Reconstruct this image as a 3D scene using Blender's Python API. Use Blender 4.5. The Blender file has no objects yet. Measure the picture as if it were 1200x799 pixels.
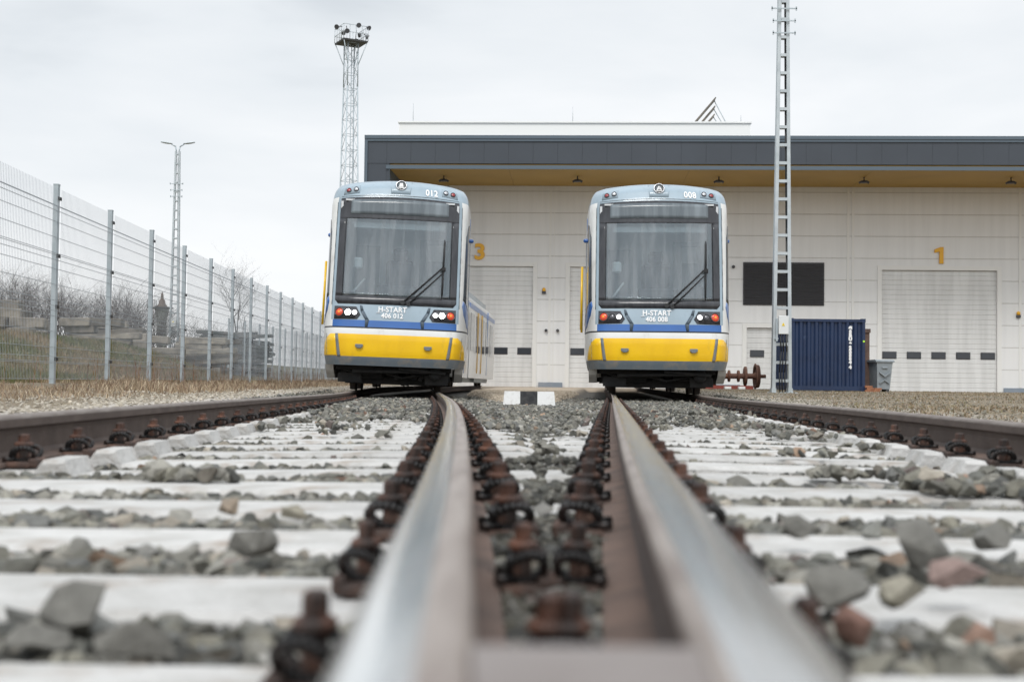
import bpy, bmesh, math, random
import numpy as np
from mathutils import Vector, Matrix, noise as mnoise
R = math.radians
random.seed(7); rng = np.random.default_rng(7)
sc = bpy.context.scene
col = sc.collection

# ------------------------------------------------------------------ camera
F = 1500.0
cam_d = bpy.data.cameras.new('camera'); cam = bpy.data.objects.new('camera', cam_d); col.objects.link(cam)
cam_d.sensor_width = 36.0; cam_d.lens = 36.0*F/1200.0
cam_d.clip_start = 0.05; cam_d.clip_end = 4000
CAMZ = 0.30
CM = Matrix.Rotation(R(90+1.815), 3, 'X') @ Matrix.Rotation(R(0.70), 3, 'Z')
cam.matrix_world = Matrix.Translation((0, 0, CAMZ)) @ CM.to_4x4()
cam_d.dof.use_dof = True; cam_d.dof.focus_distance = 22.5; cam_d.dof.aperture_fstop = 3.7
sc.camera = cam
sc.view_settings.view_transform = 'Standard'; sc.view_settings.look = 'None'
sc.view_settings.exposure = 0.12; sc.view_settings.gamma = 1.0
sc.cycles.use_denoising = True
sc.cycles.max_bounces = 6; sc.cycles.diffuse_bounces = 3; sc.cycles.glossy_bounces = 3
sc.cycles.transparent_max_bounces = 8; sc.cycles.transmission_bounces = 3
sc.cycles.caustics_reflective = False; sc.cycles.caustics_refractive = False
sc.cycles.sample_clamp_indirect = 4.0

def pix(px, py, d):
    """world point at depth d (metres along +Y) on the photograph's pixel"""
    r = CM @ Vector(((px-600)/F, -(py-399.5)/F, -1.0))
    r = r * (d / r.y)
    return Vector((r.x, r.y, r.z + CAMZ))

# ------------------------------------------------------------------ sky and sun (overcast)
SUN_EL, SUN_AZ = R(52), R(-35)      # azimuth from +Y towards +X
w = bpy.data.worlds.new('World'); sc.world = w; w.use_nodes = True
nt = w.node_tree; nt.nodes.clear()
N = nt.nodes.new; L = nt.links.new
out = N('ShaderNodeOutputWorld'); mixs = N('ShaderNodeMixShader')
sky = N('ShaderNodeTexSky'); sky.sky_type = 'NISHITA'; sky.sun_disc = False
sky.sun_elevation = SUN_EL; sky.sun_rotation = SUN_AZ
b1 = N('ShaderNodeBackground'); b1.inputs[1].default_value = 0.10; L(sky.outputs[0], b1.inputs[0])
tc = N('ShaderNodeTexCoord'); mp = N('ShaderNodeMapping'); mp.inputs['Scale'].default_value = (1.0, 1.0, 3.2)
L(tc.outputs['Generated'], mp.inputs[0])
nz = N('ShaderNodeTexNoise'); nz.inputs['Scale'].default_value = 2.6; nz.inputs['Detail'].default_value = 5; nz.inputs['Roughness'].default_value = 0.5
nz.inputs['Distortion'].default_value = 0.25
L(mp.outputs[0], nz.inputs['Vector'])
sep = N('ShaderNodeSeparateXYZ'); L(tc.outputs['Generated'], sep.inputs[0])
hz = N('ShaderNodeMapRange'); hz.inputs['From Min'].default_value = 0.02; hz.inputs['From Max'].default_value = 0.34
hz.inputs['To Min'].default_value = 0.30; hz.inputs['To Max'].default_value = -0.02
L(sep.outputs['Z'], hz.inputs['Value'])
sx = N('ShaderNodeMapRange'); sx.inputs['From Min'].default_value = -0.4; sx.inputs['From Max'].default_value = 0.3
sx.inputs['To Min'].default_value = -0.03; sx.inputs['To Max'].default_value = 0.07
L(sep.outputs['X'], sx.inputs['Value'])
ad = N('ShaderNodeMath'); L(nz.outputs['Fac'], ad.inputs[0]); L(hz.outputs[0], ad.inputs[1])
ad2 = N('ShaderNodeMath'); L(ad.outputs[0], ad2.inputs[0]); L(sx.outputs[0], ad2.inputs[1])
cr = N('ShaderNodeValToRGB'); L(ad2.outputs[0], cr.inputs[0])
cr.color_ramp.elements[0].position = 0.30; cr.color_ramp.elements[0].color = (0.52, 0.57, 0.615, 1)
cr.color_ramp.elements[1].position = 0.86; cr.color_ramp.elements[1].color = (0.955, 0.965, 0.975, 1)
e = cr.color_ramp.elements.new(0.56); e.color = (0.79, 0.825, 0.855, 1)
b2 = N('ShaderNodeBackground'); L(cr.outputs[0], b2.inputs[0])
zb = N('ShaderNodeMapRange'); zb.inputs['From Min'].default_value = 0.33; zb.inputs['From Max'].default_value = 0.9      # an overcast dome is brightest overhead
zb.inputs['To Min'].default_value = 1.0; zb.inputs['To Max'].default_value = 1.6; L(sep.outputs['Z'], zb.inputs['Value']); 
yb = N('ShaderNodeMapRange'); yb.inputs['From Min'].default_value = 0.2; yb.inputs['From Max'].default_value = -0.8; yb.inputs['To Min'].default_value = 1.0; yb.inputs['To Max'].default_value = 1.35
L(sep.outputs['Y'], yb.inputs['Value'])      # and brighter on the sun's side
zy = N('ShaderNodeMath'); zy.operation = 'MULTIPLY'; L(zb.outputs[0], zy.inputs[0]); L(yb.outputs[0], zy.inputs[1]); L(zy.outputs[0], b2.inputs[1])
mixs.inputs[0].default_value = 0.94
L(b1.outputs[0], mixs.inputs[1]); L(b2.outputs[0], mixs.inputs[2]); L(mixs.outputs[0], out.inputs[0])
sun_d = bpy.data.lights.new('sun', 'SUN'); sun = bpy.data.objects.new('sun', sun_d); col.objects.link(sun)
sun_d.energy = 1.5; sun_d.angle = R(18); sun_d.color = (1.0, 0.97, 0.93)
# light comes from the camera's side, high up
sdir = Vector((math.sin(R(-170))*math.cos(R(52)), math.cos(R(-170))*math.cos(R(52)), math.sin(R(52))))
sky.sun_elevation = R(52); sky.sun_rotation = R(-170)
sun.rotation_euler = sdir.to_track_quat('Z', 'Y').to_euler()

# ------------------------------------------------------------------ helpers
def tag(o, label=None, cat=None, group=None, kind=None):
    if label: o['label'] = label
    if cat: o['category'] = cat
    if group: o['group'] = group
    if kind: o['kind'] = kind
    return o
def empty(name, loc=(0, 0, 0), rot=(0, 0, 0), parent=None):
    o = bpy.data.objects.new(name, None); col.objects.link(o); o.location = loc; o.rotation_euler = rot
    o.empty_display_size = 0.2
    if parent: o.parent = parent
    return o
def kids(o): return list(o.children)
def copy_tree(o, parent=None):
    c = o.copy(); col.objects.link(c)
    c.parent = parent
    for ch in kids(o): copy_tree(ch, c)
    return c

class MB:
    """collects shapes, links them as ONE mesh object"""
    def __init__(s): s.v = []; s.f = []; s.m = []; s.sm = []
    def add(s, verts, faces, mi=0, smooth=False):
        b = len(s.v); s.v.extend([tuple(p) for p in verts])
        for f in faces:
            s.f.append([b+i for i in f]); s.m.append(mi); s.sm.append(smooth)
        return s
    def box(s, c, d, mi=0, rot=None, bev=0):
        x, y, z = d[0]/2, d[1]/2, d[2]/2
        if bev > 0:
            b = min(bev, x*.9, y*.9, z*.9)
            pts = []; 
            for sz in (-1, 1):
                for k in range(3):
                    pass
            # chamfered box: 24 verts
            V = []; idx = {}
            for sx_ in (-1, 1):
                for sy_ in (-1, 1):
                    for sz_ in (-1, 1):
                        for a in range(3):
                            p = [sx_*(x-b), sy_*(y-b), sz_*(z-b)]
                            p[a] = (sx_*x, sy_*y, sz_*z)[a]
                            idx[(sx_, sy_, sz_, a)] = len(V); V.append(Vector(p))
            Fc = []
            for a in range(3):
                o1, o2 = [(1, 2), (2, 0), (0, 1)][a]
                for sg in (-1, 1):
                    q = []
                    for u_, v_ in ((-1, -1), (1, -1), (1, 1), (-1, 1)):
                        k = [0, 0, 0]; k[a] = sg; k[o1] = u_; k[o2] = v_; q.append(idx[(*k, a)])
                    Fc.append(q if sg > 0 else q[::-1])
                # edges along axis a
                for u_, v_ in ((-1, -1), (1, -1), (1, 1), (-1, 1)):
                    k0 = [0, 0, 0]; k0[a] = -1; k0[o1] = u_; k0[o2] = v_
                    k1 = list(k0); k1[a] = 1
                    q = [idx[(*k0, o1)], idx[(*k1, o1)], idx[(*k1, o2)], idx[(*k0, o2)]]
                    Fc.append(q)
            for sx_ in (-1, 1):
                for sy_ in (-1, 1):
                    for sz_ in (-1, 1):
                        Fc.append([idx[(sx_, sy_, sz_, a)] for a in range(3)])
            cc = Vector((0, 0, 0))
            F2 = []
            for q in Fc:
                n = (V[q[1]]-V[q[0]]).cross(V[q[2]]-V[q[0]])
                ctr = sum((V[i] for i in q), Vector())/len(q)
                F2.append(q if n.dot(ctr) > 0 else q[::-1])
            if rot is not None: V = [rot @ p for p in V]
            V = [p+Vector(c) for p in V]
            return s.add(V, F2, mi)
        V = [Vector((a, b_, c_)) for a in (-x, x) for b_ in (-y, y) for c_ in (-z, z)]
        if rot is not None: V = [rot @ p for p in V]
        V = [p+Vector(c) for p in V]
        return s.add(V, [(0, 1, 3, 2), (4, 6, 7, 5), (0, 4, 5, 1), (2, 3, 7, 6), (0, 2, 6, 4), (1, 5, 7, 3)], mi)
    def bx(s, x0, x1, y0, y1, z0, z1, mi=0, bev=0):
        return s.box(((x0+x1)/2, (y0+y1)/2, (z0+z1)/2), (x1-x0, y1-y0, z1-z0), mi, None, bev)
    def tube(s, p0, p1, r0, r1=None, n=8, mi=0, cap=True, smooth=True):
        p0, p1 = Vector(p0), Vector(p1); r1 = r0 if r1 is None else r1
        d = (p1-p0); 
        if d.length < 1e-9: return s
        q = d.to_track_quat('Z', 'Y').to_matrix()
        V = []
        for p, r in ((p0, r0), (p1, r1)):
            for i in range(n):
                a = 2*math.pi*i/n
                V.append(p + q @ Vector((math.cos(a)*r, math.sin(a)*r, 0)))
        s.add(V, [(i, (i+1) % n, n+(i+1) % n, n+i) for i in range(n)], mi, smooth)
        if cap:
            b = len(s.v)-2*n
            s.f.append([b+i for i in range(n)][::-1]); s.m.append(mi); s.sm.append(False)
            s.f.append([b+n+i for i in range(n)]); s.m.append(mi); s.sm.append(False)
        return s
    def path(s, pts, r, n=6, mi=0):
        for a, b in zip(pts[:-1], pts[1:]): s.tube(a, b, r, r, n, mi)
        return s
    def lathe(s, c, axis, prof, n=20, mi=0, smooth=True, ring=False):
        """prof: (radius, along) list"""
        q = Vector(axis).normalized().to_track_quat('Z', 'Y').to_matrix(); c = Vector(c); V = []
        for r, h in prof:
            for i in range(n):
                a = 2*math.pi*i/n
                V.append(c + q @ Vector((math.cos(a)*r, math.sin(a)*r, h)))
        Fc = []
        np_ = len(prof)
        for k in range(np_ if ring else np_-1):
            k2 = (k+1) % np_
            for i in range(n):
                Fc.append((k*n+i, k*n+(i+1) % n, k2*n+(i+1) % n, k2*n+i))
        s.add(V, Fc, mi, smooth)
        if ring: return s
        b = len(s.v)-len(V)
        if prof[0][0] > 1e-6: s.f.append([b+i for i in range(n)][::-1]); s.m.append(mi); s.sm.append(False)
        if prof[-1][0] > 1e-6: s.f.append([b+(len(prof)-1)*n+i for i in range(n)]); s.m.append(mi); s.sm.append(False)
        return s
    def prism(s, poly, y0, y1, mi=0, plane='xz'):
        """poly in (a,b) extruded between y0,y1 along the third axis"""
        n = len(poly); V = []
        for y in (y0, y1):
            for a, b in poly:
                V.append((a, y, b) if plane == 'xz' else ((y, a, b) if plane == 'yz' else (a, b, y)))
        s.add(V, [(i, (i+1) % n, n+(i+1) % n, n+i) for i in range(n)] + [list(range(n))[::-1], [n+i for i in range(n)]], mi)
        return s
    def mesh(s, name, mats):
        me = bpy.data.meshes.new(name)
        me.from_pydata(s.v, [], s.f)
        for m in (mats if isinstance(mats, (list, tuple)) else [mats]): me.materials.append(m)
        me.polygons.foreach_set('material_index', s.m)
        me.polygons.foreach_set('use_smooth', s.sm)
        bm = bmesh.new(); bm.from_mesh(me); bmesh.ops.recalc_face_normals(bm, faces=bm.faces); bm.to_mesh(me); bm.free()
        me.update(); return me
    def build(s, name, mats, parent=None, loc=None, rot=None):
        o = bpy.data.objects.new(name, s.mesh(name, mats)); col.objects.link(o)
        if parent: o.parent = parent
        if loc is not None: o.location = loc
        if rot is not None: o.rotation_euler = rot
        return o

def npmesh(name, V, Fc, mats, mi=None, smooth=False, color=None, parent=None):
    """V (n,3), Fc (m,k)"""
    me = bpy.data.meshes.new(name); m, k = Fc.shape
    me.vertices.add(len(V)); me.vertices.foreach_set('co', np.ascontiguousarray(V, dtype=np.float32).ravel())
    me.loops.add(m*k); me.loops.foreach_set('vertex_index', np.ascontiguousarray(Fc, dtype=np.int32).ravel())
    me.polygons.add(m); me.polygons.foreach_set('loop_start', np.arange(0, m*k, k, dtype=np.int32))
    me.polygons.foreach_set('loop_total', np.full(m, k, dtype=np.int32))
    for q in (mats if isinstance(mats, (list, tuple)) else [mats]): me.materials.append(q)
    if mi is not None: me.polygons.foreach_set('material_index', mi.astype(np.int32))
    me.polygons.foreach_set('use_smooth', np.full(m, smooth, dtype=bool))
    me.update(calc_edges=True)
    if color is not None:
        a = me.color_attributes.new('Col', 'FLOAT_COLOR', 'POINT')
        a.data.foreach_set('color', np.ascontiguousarray(color, dtype=np.float32).ravel())
    me.validate()
    o = bpy.data.objects.new(name, me); col.objects.link(o)
    if parent: o.parent = parent
    return o

# ------------------------------------------------------------------ materials
def mat(name, c, rough=0.6, metal=0.0, c2=None, scale=6.0, bump=0.0, bscale=None, rnd=0.0, stretch=(1, 1, 1), mixpos=(0.4, 0.65),
        dirt=None, dscale=1.5, dpos=(0.55, 0.7), emit=None, es=1.0, coat=0.0, rvar=0.0, detail=6, spec=0.5):
    m = bpy.data.materials.new(name); m.use_nodes = True; nt = m.node_tree; N = nt.nodes.new; L = nt.links.new
    p = nt.nodes['Principled BSDF']
    p.inputs['Base Color'].default_value = (*c, 1); p.inputs['Roughness'].default_value = rough; p.inputs['Metallic'].default_value = metal
    p.inputs['Coat Weight'].default_value = coat; p.inputs['Specular IOR Level'].default_value = spec
    tc = N('ShaderNodeTexCoord'); mp = N('ShaderNodeMapping'); mp.inputs['Scale'].default_value = stretch; L(tc.outputs['Object'], mp.inputs[0])
    cur = None
    if c2 is not None:
        n = N('ShaderNodeTexNoise'); n.inputs['Scale'].default_value = scale; n.inputs['Detail'].default_value = detail; L(mp.outputs[0], n.inputs['Vector'])
        r = N('ShaderNodeMapRange'); r.inputs['From Min'].default_value = mixpos[0]; r.inputs['From Max'].default_value = mixpos[1]; L(n.outputs['Fac'], r.inputs['Value'])
        mx = N('ShaderNodeMix'); mx.data_type = 'RGBA'; mx.inputs['A'].default_value = (*c, 1); mx.inputs['B'].default_value = (*c2, 1)
        L(r.outputs[0], mx.inputs['Factor']); cur = mx.outputs['Result']
        if rvar:
            rr = N('ShaderNodeMapRange'); rr.inputs['To Min'].default_value = rough-rvar; rr.inputs['To Max'].default_value = rough+rvar
            L(n.outputs['Fac'], rr.inputs['Value']); L(rr.outputs[0], p.inputs['Roughness'])
    if dirt is not None:
        n2 = N('ShaderNodeTexNoise'); n2.inputs['Scale'].default_value = dscale; n2.inputs['Detail'].default_value = 7; n2.inputs['Roughness'].default_value = 0.65
        L(mp.outputs[0], n2.inputs['Vector'])
        r2 = N('ShaderNodeMapRange'); r2.inputs['From Min'].default_value = dpos[0]; r2.inputs['From Max'].default_value = dpos[1]; L(n2.outputs['Fac'], r2.inputs['Value'])
        mx2 = N('ShaderNodeMix'); mx2.data_type = 'RGBA'; mx2.inputs['B'].default_value = (*dirt, 1)
        if cur is None: mx2.inputs['A'].default_value = (*c, 1)
        else: L(cur, mx2.inputs['A'])
        L(r2.outputs[0], mx2.inputs['Factor']); cur = mx2.outputs['Result']
    if rnd > 0:
        oi = N('ShaderNodeObjectInfo'); hs = N('ShaderNodeHueSaturation'); r3 = N('ShaderNodeMapRange')
        r3.inputs['To Min'].default_value = 1-rnd; r3.inputs['To Max'].default_value = 1+rnd*0.7; L(oi.outputs['Random'], r3.inputs['Value']); L(r3.outputs[0], hs.inputs['Value'])
        if cur is None: hs.inputs['Color'].default_value = (*c, 1)
        else: L(cur, hs.inputs['Color'])
        cur = hs.outputs[0]
    if cur is not None: L(cur, p.inputs['Base Color'])
    if bump > 0:
        nb = N('ShaderNodeTexNoise'); nb.inputs['Scale'].default_value = bscale or scale*4; nb.inputs['Detail'].default_value = 5; L(mp.outputs[0], nb.inputs['Vector'])
        b = N('ShaderNodeBump'); b.inputs['Strength'].default_value = bump; b.inputs['Distance'].default_value = 0.02
        L(nb.outputs['Fac'], b.inputs['Height']); L(b.outputs[0], p.inputs['Normal'])
    if emit is not None:
        p.inputs['Emission Color'].default_value = (*emit, 1); p.inputs['Emission Strength'].default_value = es
    return m

M = {}
M['concrete'] = mat('sleeper_concrete', (0.56, 0.55, 0.535), 0.9, c2=(0.44, 0.43, 0.41), scale=7, bump=0.5, bscale=50, rnd=0.10, dirt=(0.31, 0.25, 0.20), dscale=4, dpos=(0.54, 0.72))
M['rail_side'] = mat('rusty_rail_side', (0.085, 0.062, 0.052), 0.75, c2=(0.115, 0.085, 0.072), scale=9, bump=0.2, bscale=90, dirt=(0.07, 0.05, 0.042), dscale=3)
M['rail_foot'] = mat('dusty_rail_foot', (0.17, 0.115, 0.092), 0.85, c2=(0.10, 0.072, 0.06), scale=8, bump=0.2, bscale=80)
M['rail_shine'] = mat('polished_rail_top', (0.86, 0.87, 0.86), 0.17, 0.97, c2=(0.66, 0.65, 0.64), scale=3, rvar=0.10, stretch=(30, 1, 1), bump=0.04, bscale=60)
M['rail_dull'] = mat('dull_rail_top', (0.38, 0.325, 0.29), 0.38, 0.35, c2=(0.25, 0.20, 0.175), scale=5, rvar=0.1, stretch=(10, 1, 1), bump=0.08, bscale=80)
M['rail_old'] = mat('weathered_rail_top', (0.185, 0.155, 0.14), 0.62, 0.1, c2=(0.25, 0.22, 0.20), scale=6, stretch=(10, 1, 1), bump=0.1, bscale=70, spec=.3)
M['frog'] = mat('frog_casting', (0.27, 0.235, 0.22), 0.5, 0.35, c2=(0.20, 0.165, 0.15), scale=8, bump=0.1, bscale=80)
M['clip'] = mat('spring_clip_steel', (0.014, 0.013, 0.013), 0.42, 0.2, c2=(0.05, 0.024, 0.016), scale=14, mixpos=(0.5, 0.7), rnd=0.4)
M['bolt'] = mat('rusty_bolt', (0.03, 0.02, 0.017), 0.7, c2=(0.13, 0.055, 0.033), scale=25, rnd=0.45, bump=0.2, bscale=90)
M['plate'] = mat('brown_guide_plate', (0.10, 0.055, 0.04), 0.8, c2=(0.045, 0.03, 0.025), scale=15, rnd=0.4)
M['white_paint'] = mat('white_tram_paint', (0.74, 0.74, 0.72), 0.32, c2=(0.68, 0.68, 0.66), scale=1.5, coat=0.4, dirt=(0.44, 0.41, 0.37), dscale=3.5, dpos=(0.54, 0.8), stretch=(1, 1, .5))
M['mask'] = mat('grey_blue_tram_paint', (0.30, 0.385, 0.45), 0.35, c2=(0.26, 0.335, 0.39), scale=2.5, coat=0.4, dirt=(0.22, 0.265, 0.30), dscale=4, dpos=(.55, .85), stretch=(1, 1, .4))
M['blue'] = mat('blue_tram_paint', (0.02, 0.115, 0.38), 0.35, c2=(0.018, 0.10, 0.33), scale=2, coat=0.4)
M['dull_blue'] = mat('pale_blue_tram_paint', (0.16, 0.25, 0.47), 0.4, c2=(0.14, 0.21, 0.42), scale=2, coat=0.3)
M['yellow'] = mat('yellow_tram_paint', (0.92, 0.56, 0.004), 0.4, c2=(0.84, 0.49, 0.006), scale=3, coat=0.3, dirt=(0.55, 0.34, 0.04), dscale=4, dpos=(0.58, 0.85), stretch=(1, 1, .45))
M['strip'] = mat('slate_grey_bumper', (0.135, 0.165, 0.19), 0.5, c2=(0.17, 0.19, 0.205), scale=4, dirt=(0.26, 0.23, 0.19), dscale=5, dpos=(0.5, 0.72))
M['frit'] = mat('dark_glass_border', (0.028, 0.029, 0.034), 0.16, c2=(0.045, 0.046, 0.052), scale=2, stretch=(8, 8, .4))
M['black'] = mat('black_rubber', (0.012, 0.012, 0.013), 0.6)
M['under'] = mat('grimy_underframe', (0.009, 0.009, 0.009), 0.85, c2=(0.022, 0.02, 0.018), scale=6, bump=0.3)
M['wheel'] = mat('steel_wheel', (0.05, 0.042, 0.038), 0.55, 0.5, c2=(0.09, 0.07, 0.055), scale=8)
M['chrome'] = mat('chrome', (0.42, 0.43, 0.45), 0.18, 0.9)
M['lamp_off'] = mat('clear_lamp_lens', (0.55, 0.57, 0.6), 0.12, 0.5)
M['lamp_dark'] = mat('unlit_lamp_lens', (0.10, 0.10, 0.11), 0.12, 0.4)
M['red_off'] = mat('red_lens', (0.28, 0.015, 0.02), 0.15, coat=0.6)
M['orange'] = mat('orange_red_lamp', (0.55, 0.05, 0.012), 0.2, coat=0.5, emit=(1.0, 0.10, 0.02), es=0.10)
M['orange_core'] = mat('amber_lamp_core', (0.8, 0.25, 0.02), 0.2, emit=(1.0, 0.35, 0.05), es=0.5)
M['head_on'] = mat('lit_headlamp', (0.9, 0.92, 0.9), 0.2, emit=(0.95, 1.0, 0.97), es=14.0)
M['lamp_on'] = mat('lit_marker_lamp', (0.9, 0.9, 0.92), 0.2, emit=(0.95, 0.97, 1.0), es=2.2)
M['lettering'] = mat('white_lettering', (0.82, 0.82, 0.82), 0.5)
M['side_glass'] = mat('dark_side_glass', (0.05, 0.06, 0.07), 0.06, 0.0, c2=(0.085, 0.09, 0.10), scale=1.2, spec=0.9)
M['int_light'] = mat('cab_interior_light_grey', (0.62, 0.64, 0.66), 0.7)
M['int_dark'] = mat('cab_interior_dark', (0.02, 0.022, 0.027), 0.6)
M['int_mid'] = mat('cab_interior_mid', (0.2, 0.22, 0.24), 0.6)
M['galv'] = mat('galvanised_steel', (0.40, 0.46, 0.49), 0.5, 0.2, c2=(0.48, 0.53, 0.56), scale=7, rnd=0.06)
M['galv_light'] = mat('light_galvanised_steel', (0.50, 0.54, 0.56), 0.5, 0.3, c2=(0.42, 0.46, 0.48), scale=4)
M['wire'] = mat('galvanised_wire', (0.36, 0.39, 0.42), 0.5, 0.2)
M['fbracket'] = mat('black_bracket', (0.03, 0.03, 0.03), 0.6)
M['fascia'] = mat('slate_fascia_metal', (0.080, 0.098, 0.122), 0.45, 0.1, c2=(0.09, 0.108, 0.132), scale=0.6)
M['fascia_trim'] = mat('fascia_trim', (0.085, 0.115, 0.145), 0.45)
M['soffit'] = mat('ochre_soffit', (0.56, 0.37, 0.115), 0.6, c2=(0.52, 0.345, 0.11), scale=0.5)
M['rolldoor'] = mat('white_door_slats', (0.72, 0.72, 0.71), 0.5, c2=(0.63, 0.63, 0.62), scale=1.5, stretch=(2, 2, .2))
M['doorwin'] = mat('door_window_glass', (0.035, 0.04, 0.05), 0.12)
M['door_surround'] = mat('white_door_surround', (0.76, 0.755, 0.73), 0.5)
M['louvre'] = mat('anthracite_louvre', (0.060, 0.060, 0.066), 0.5)
M['number'] = mat('orange_yellow_number', (0.80, 0.42, 0.03), 0.5)
M['pale_post'] = mat('pale_yellow_post', (0.62, 0.42, 0.17), 0.5)
M['plinth'] = mat('blue_grey_plinth', (0.22, 0.26, 0.31), 0.7, c2=(0.27, 0.3, 0.34), scale=2)
M['roof_white'] = mat('white_roof_upstand', (0.84, 0.84, 0.82), 0.6)
M['container'] = mat('navy_container_paint', (0.010, 0.027, 0.078), 0.5, c2=(0.008, 0.021, 0.062), scale=2.5, dirt=(0.05, 0.085, 0.17), dscale=5, dpos=(0.62, 0.8))
M['bin'] = mat('grey_plastic_bin', (0.23, 0.26, 0.28), 0.55, c2=(0.28, 0.31, 0.33), scale=6)
M['bin_dark'] = mat('dark_bin', (0.05, 0.055, 0.06), 0.6)
M['rust'] = mat('rusty_iron', (0.12, 0.055, 0.036), 0.8, c2=(0.09, 0.045, 0.032), scale=9, bump=0.3, bscale=50, dirt=(0.24, 0.11, 0.055), dscale=6)
M['rust_post'] = mat('weathered_brown_post', (0.14, 0.085, 0.065), 0.8, c2=(0.09, 0.06, 0.05), scale=6, bump=0.3)
M['brick'] = mat('orange_brick', (0.36, 0.155, 0.08), 0.85, c2=(0.28, 0.12, 0.065), scale=12, bump=0.3)
M['red_wood'] = mat('red_painted_frame', (0.26, 0.05, 0.035), 0.7, c2=(0.17, 0.05, 0.04), scale=9)
M['black_paint'] = mat('black_marker_paint', (0.02, 0.021, 0.024), 0.7, c2=(0.05, 0.05, 0.05), scale=14, bump=0.3)
M['white_marker'] = mat('white_marker_paint', (0.80, 0.80, 0.79), 0.75, c2=(0.66, 0.65, 0.63), scale=14, mixpos=(0.5, 0.75), bump=0.3)
M['box_white'] = mat('white_cabinet', (0.72, 0.74, 0.74), 0.45)
M['warn'] = mat('yellow_warning_mark', (0.85, 0.62, 0.02), 0.5)
M['green_mark'] = mat('yellow_green_reflector', (0.45, 0.8, 0.05), 0.4)
M['cable'] = mat('black_cable', (0.015, 0.015, 0.016), 0.5)
M['beam'] = mat('weathered_beam', (0.15, 0.135, 0.115), 0.9, c2=(0.27, 0.24, 0.20), scale=4, rnd=0.5, bump=0.4, bscale=30)
M['beam_dark'] = mat('dark_timber', (0.055, 0.07, 0.068), 0.9, c2=(0.12, 0.11, 0.10), scale=4, rnd=0.35, bump=0.4, bscale=30)
M['bark'] = mat('bare_branch_bark', (0.06, 0.05, 0.046), 0.9, c2=(0.085, 0.07, 0.062), scale=6)
M['watertower'] = mat('pale_rendered_shaft', (0.33, 0.35, 0.32), 0.8, c2=(0.22, 0.24, 0.22), scale=1)
M['towercap'] = mat('brown_tower_cap', (0.12, 0.085, 0.065), 0.8)

def color_attr_mat(name, rough=0.9, bump=0.3, bscale=60, mul=0.25, nscale=40):
    m = bpy.data.materials.new(name); m.use_nodes = True; nt = m.node_tree; N = nt.nodes.new; L = nt.links.new
    p = nt.nodes['Principled BSDF']; p.inputs['Roughness'].default_value = rough
    a = N('ShaderNodeVertexColor'); a.layer_name = 'Col'
    tc = N('ShaderNodeTexCoord'); n = N('ShaderNodeTexNoise'); n.inputs['Scale'].default_value = nscale; n.inputs['Detail'].default_value = 5
    L(tc.outputs['Object'], n.inputs['Vector'])
    r = N('ShaderNodeMapRange'); r.inputs['To Min'].default_value = 1-mul*1.6; r.inputs['To Max'].default_value = 1+mul*1.6; L(n.outputs['Fac'], r.inputs['Value'])
    h = N('ShaderNodeHueSaturation'); L(a.outputs['Color'], h.inputs['Color']); L(r.outputs[0], h.inputs['Value']); L(h.outputs[0], p.inputs['Base Color'])
    if bump:
        nb = N('ShaderNodeTexNoise'); nb.inputs['Scale'].default_value = bscale; nb.inputs['Detail'].default_value = 4; L(tc.outputs['Object'], nb.inputs['Vector'])
        b = N('ShaderNodeBump'); b.inputs['Strength'].default_value = bump; b.inputs['Distance'].default_value = 0.01; L(nb.outputs['Fac'], b.inputs['Height']); L(b.outputs[0], p.inputs['Normal'])
    return m
M['stone'] = color_attr_mat('ballast_stone', 0.88, 0.5, 90, 0.28, 45)
M['blade'] = color_attr_mat('dry_grass_blades', 0.9, 0, 1, 0.1, 3)

def glass_mat():
    m = bpy.data.materials.new('windscreen_glass'); m.use_nodes = True; nt = m.node_tree; nt.nodes.clear(); N = nt.nodes.new; L = nt.links.new
    o = N('ShaderNodeOutputMaterial'); t = N('ShaderNodeBsdfTransparent'); t.inputs[0].default_value = (0.90, 0.95, 0.96, 1)
    g = N('ShaderNodeBsdfGlossy'); g.inputs['Roughness'].default_value = 0.03; g.inputs['Color'].default_value = (0.9, 0.95, 1, 1)
    d = N('ShaderNodeBsdfDiffuse'); d.inputs[0].default_value = (0.50, 0.52, 0.54, 1)
    fr = N('ShaderNodeFresnel'); fr.inputs[0].default_value = 1.5
    f2 = N('ShaderNodeMath'); f2.operation = 'MULTIPLY_ADD'; f2.inputs[1].default_value = 1.0; f2.inputs[2].default_value = 0.04; L(fr.outputs[0], f2.inputs[0])
    m1 = N('ShaderNodeMixShader'); L(f2.outputs[0], m1.inputs[0]); L(t.outputs[0], m1.inputs[1]); L(g.outputs[0], m1.inputs[2])
    tc = N('ShaderNodeTexCoord'); mp = N('ShaderNodeMapping'); mp.inputs['Scale'].default_value = (3.2, 0.3, 0.28); L(tc.outputs['Object'], mp.inputs[0])
    n = N('ShaderNodeTexNoise'); n.inputs['Scale'].default_value = 2.0; n.inputs['Detail'].default_value = 3; L(mp.outputs[0], n.inputs['Vector'])
    r = N('ShaderNodeMapRange'); r.inputs['From Min'].default_value = 0.42; r.inputs['From Max'].default_value = 0.72; r.inputs['To Min'].default_value = 0.02; r.inputs['To Max'].default_value = 0.24
    L(n.outputs['Fac'], r.inputs['Value'])
    m2 = N('ShaderNodeMixShader'); L(r.outputs[0], m2.inputs[0]); L(m1.outputs[0], m2.inputs[1]); L(d.outputs[0], m2.inputs[2])
    L(m2.outputs[0], o.inputs[0]); return m
M['glass'] = glass_mat()
M['display'] = mat('display_screen', (0.10, 0.12, 0.135), 0.2, c2=(0.19, 0.22, 0.24), scale=2.2, stretch=(3.2, .3, .3), mixpos=(.42, .7))
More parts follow.
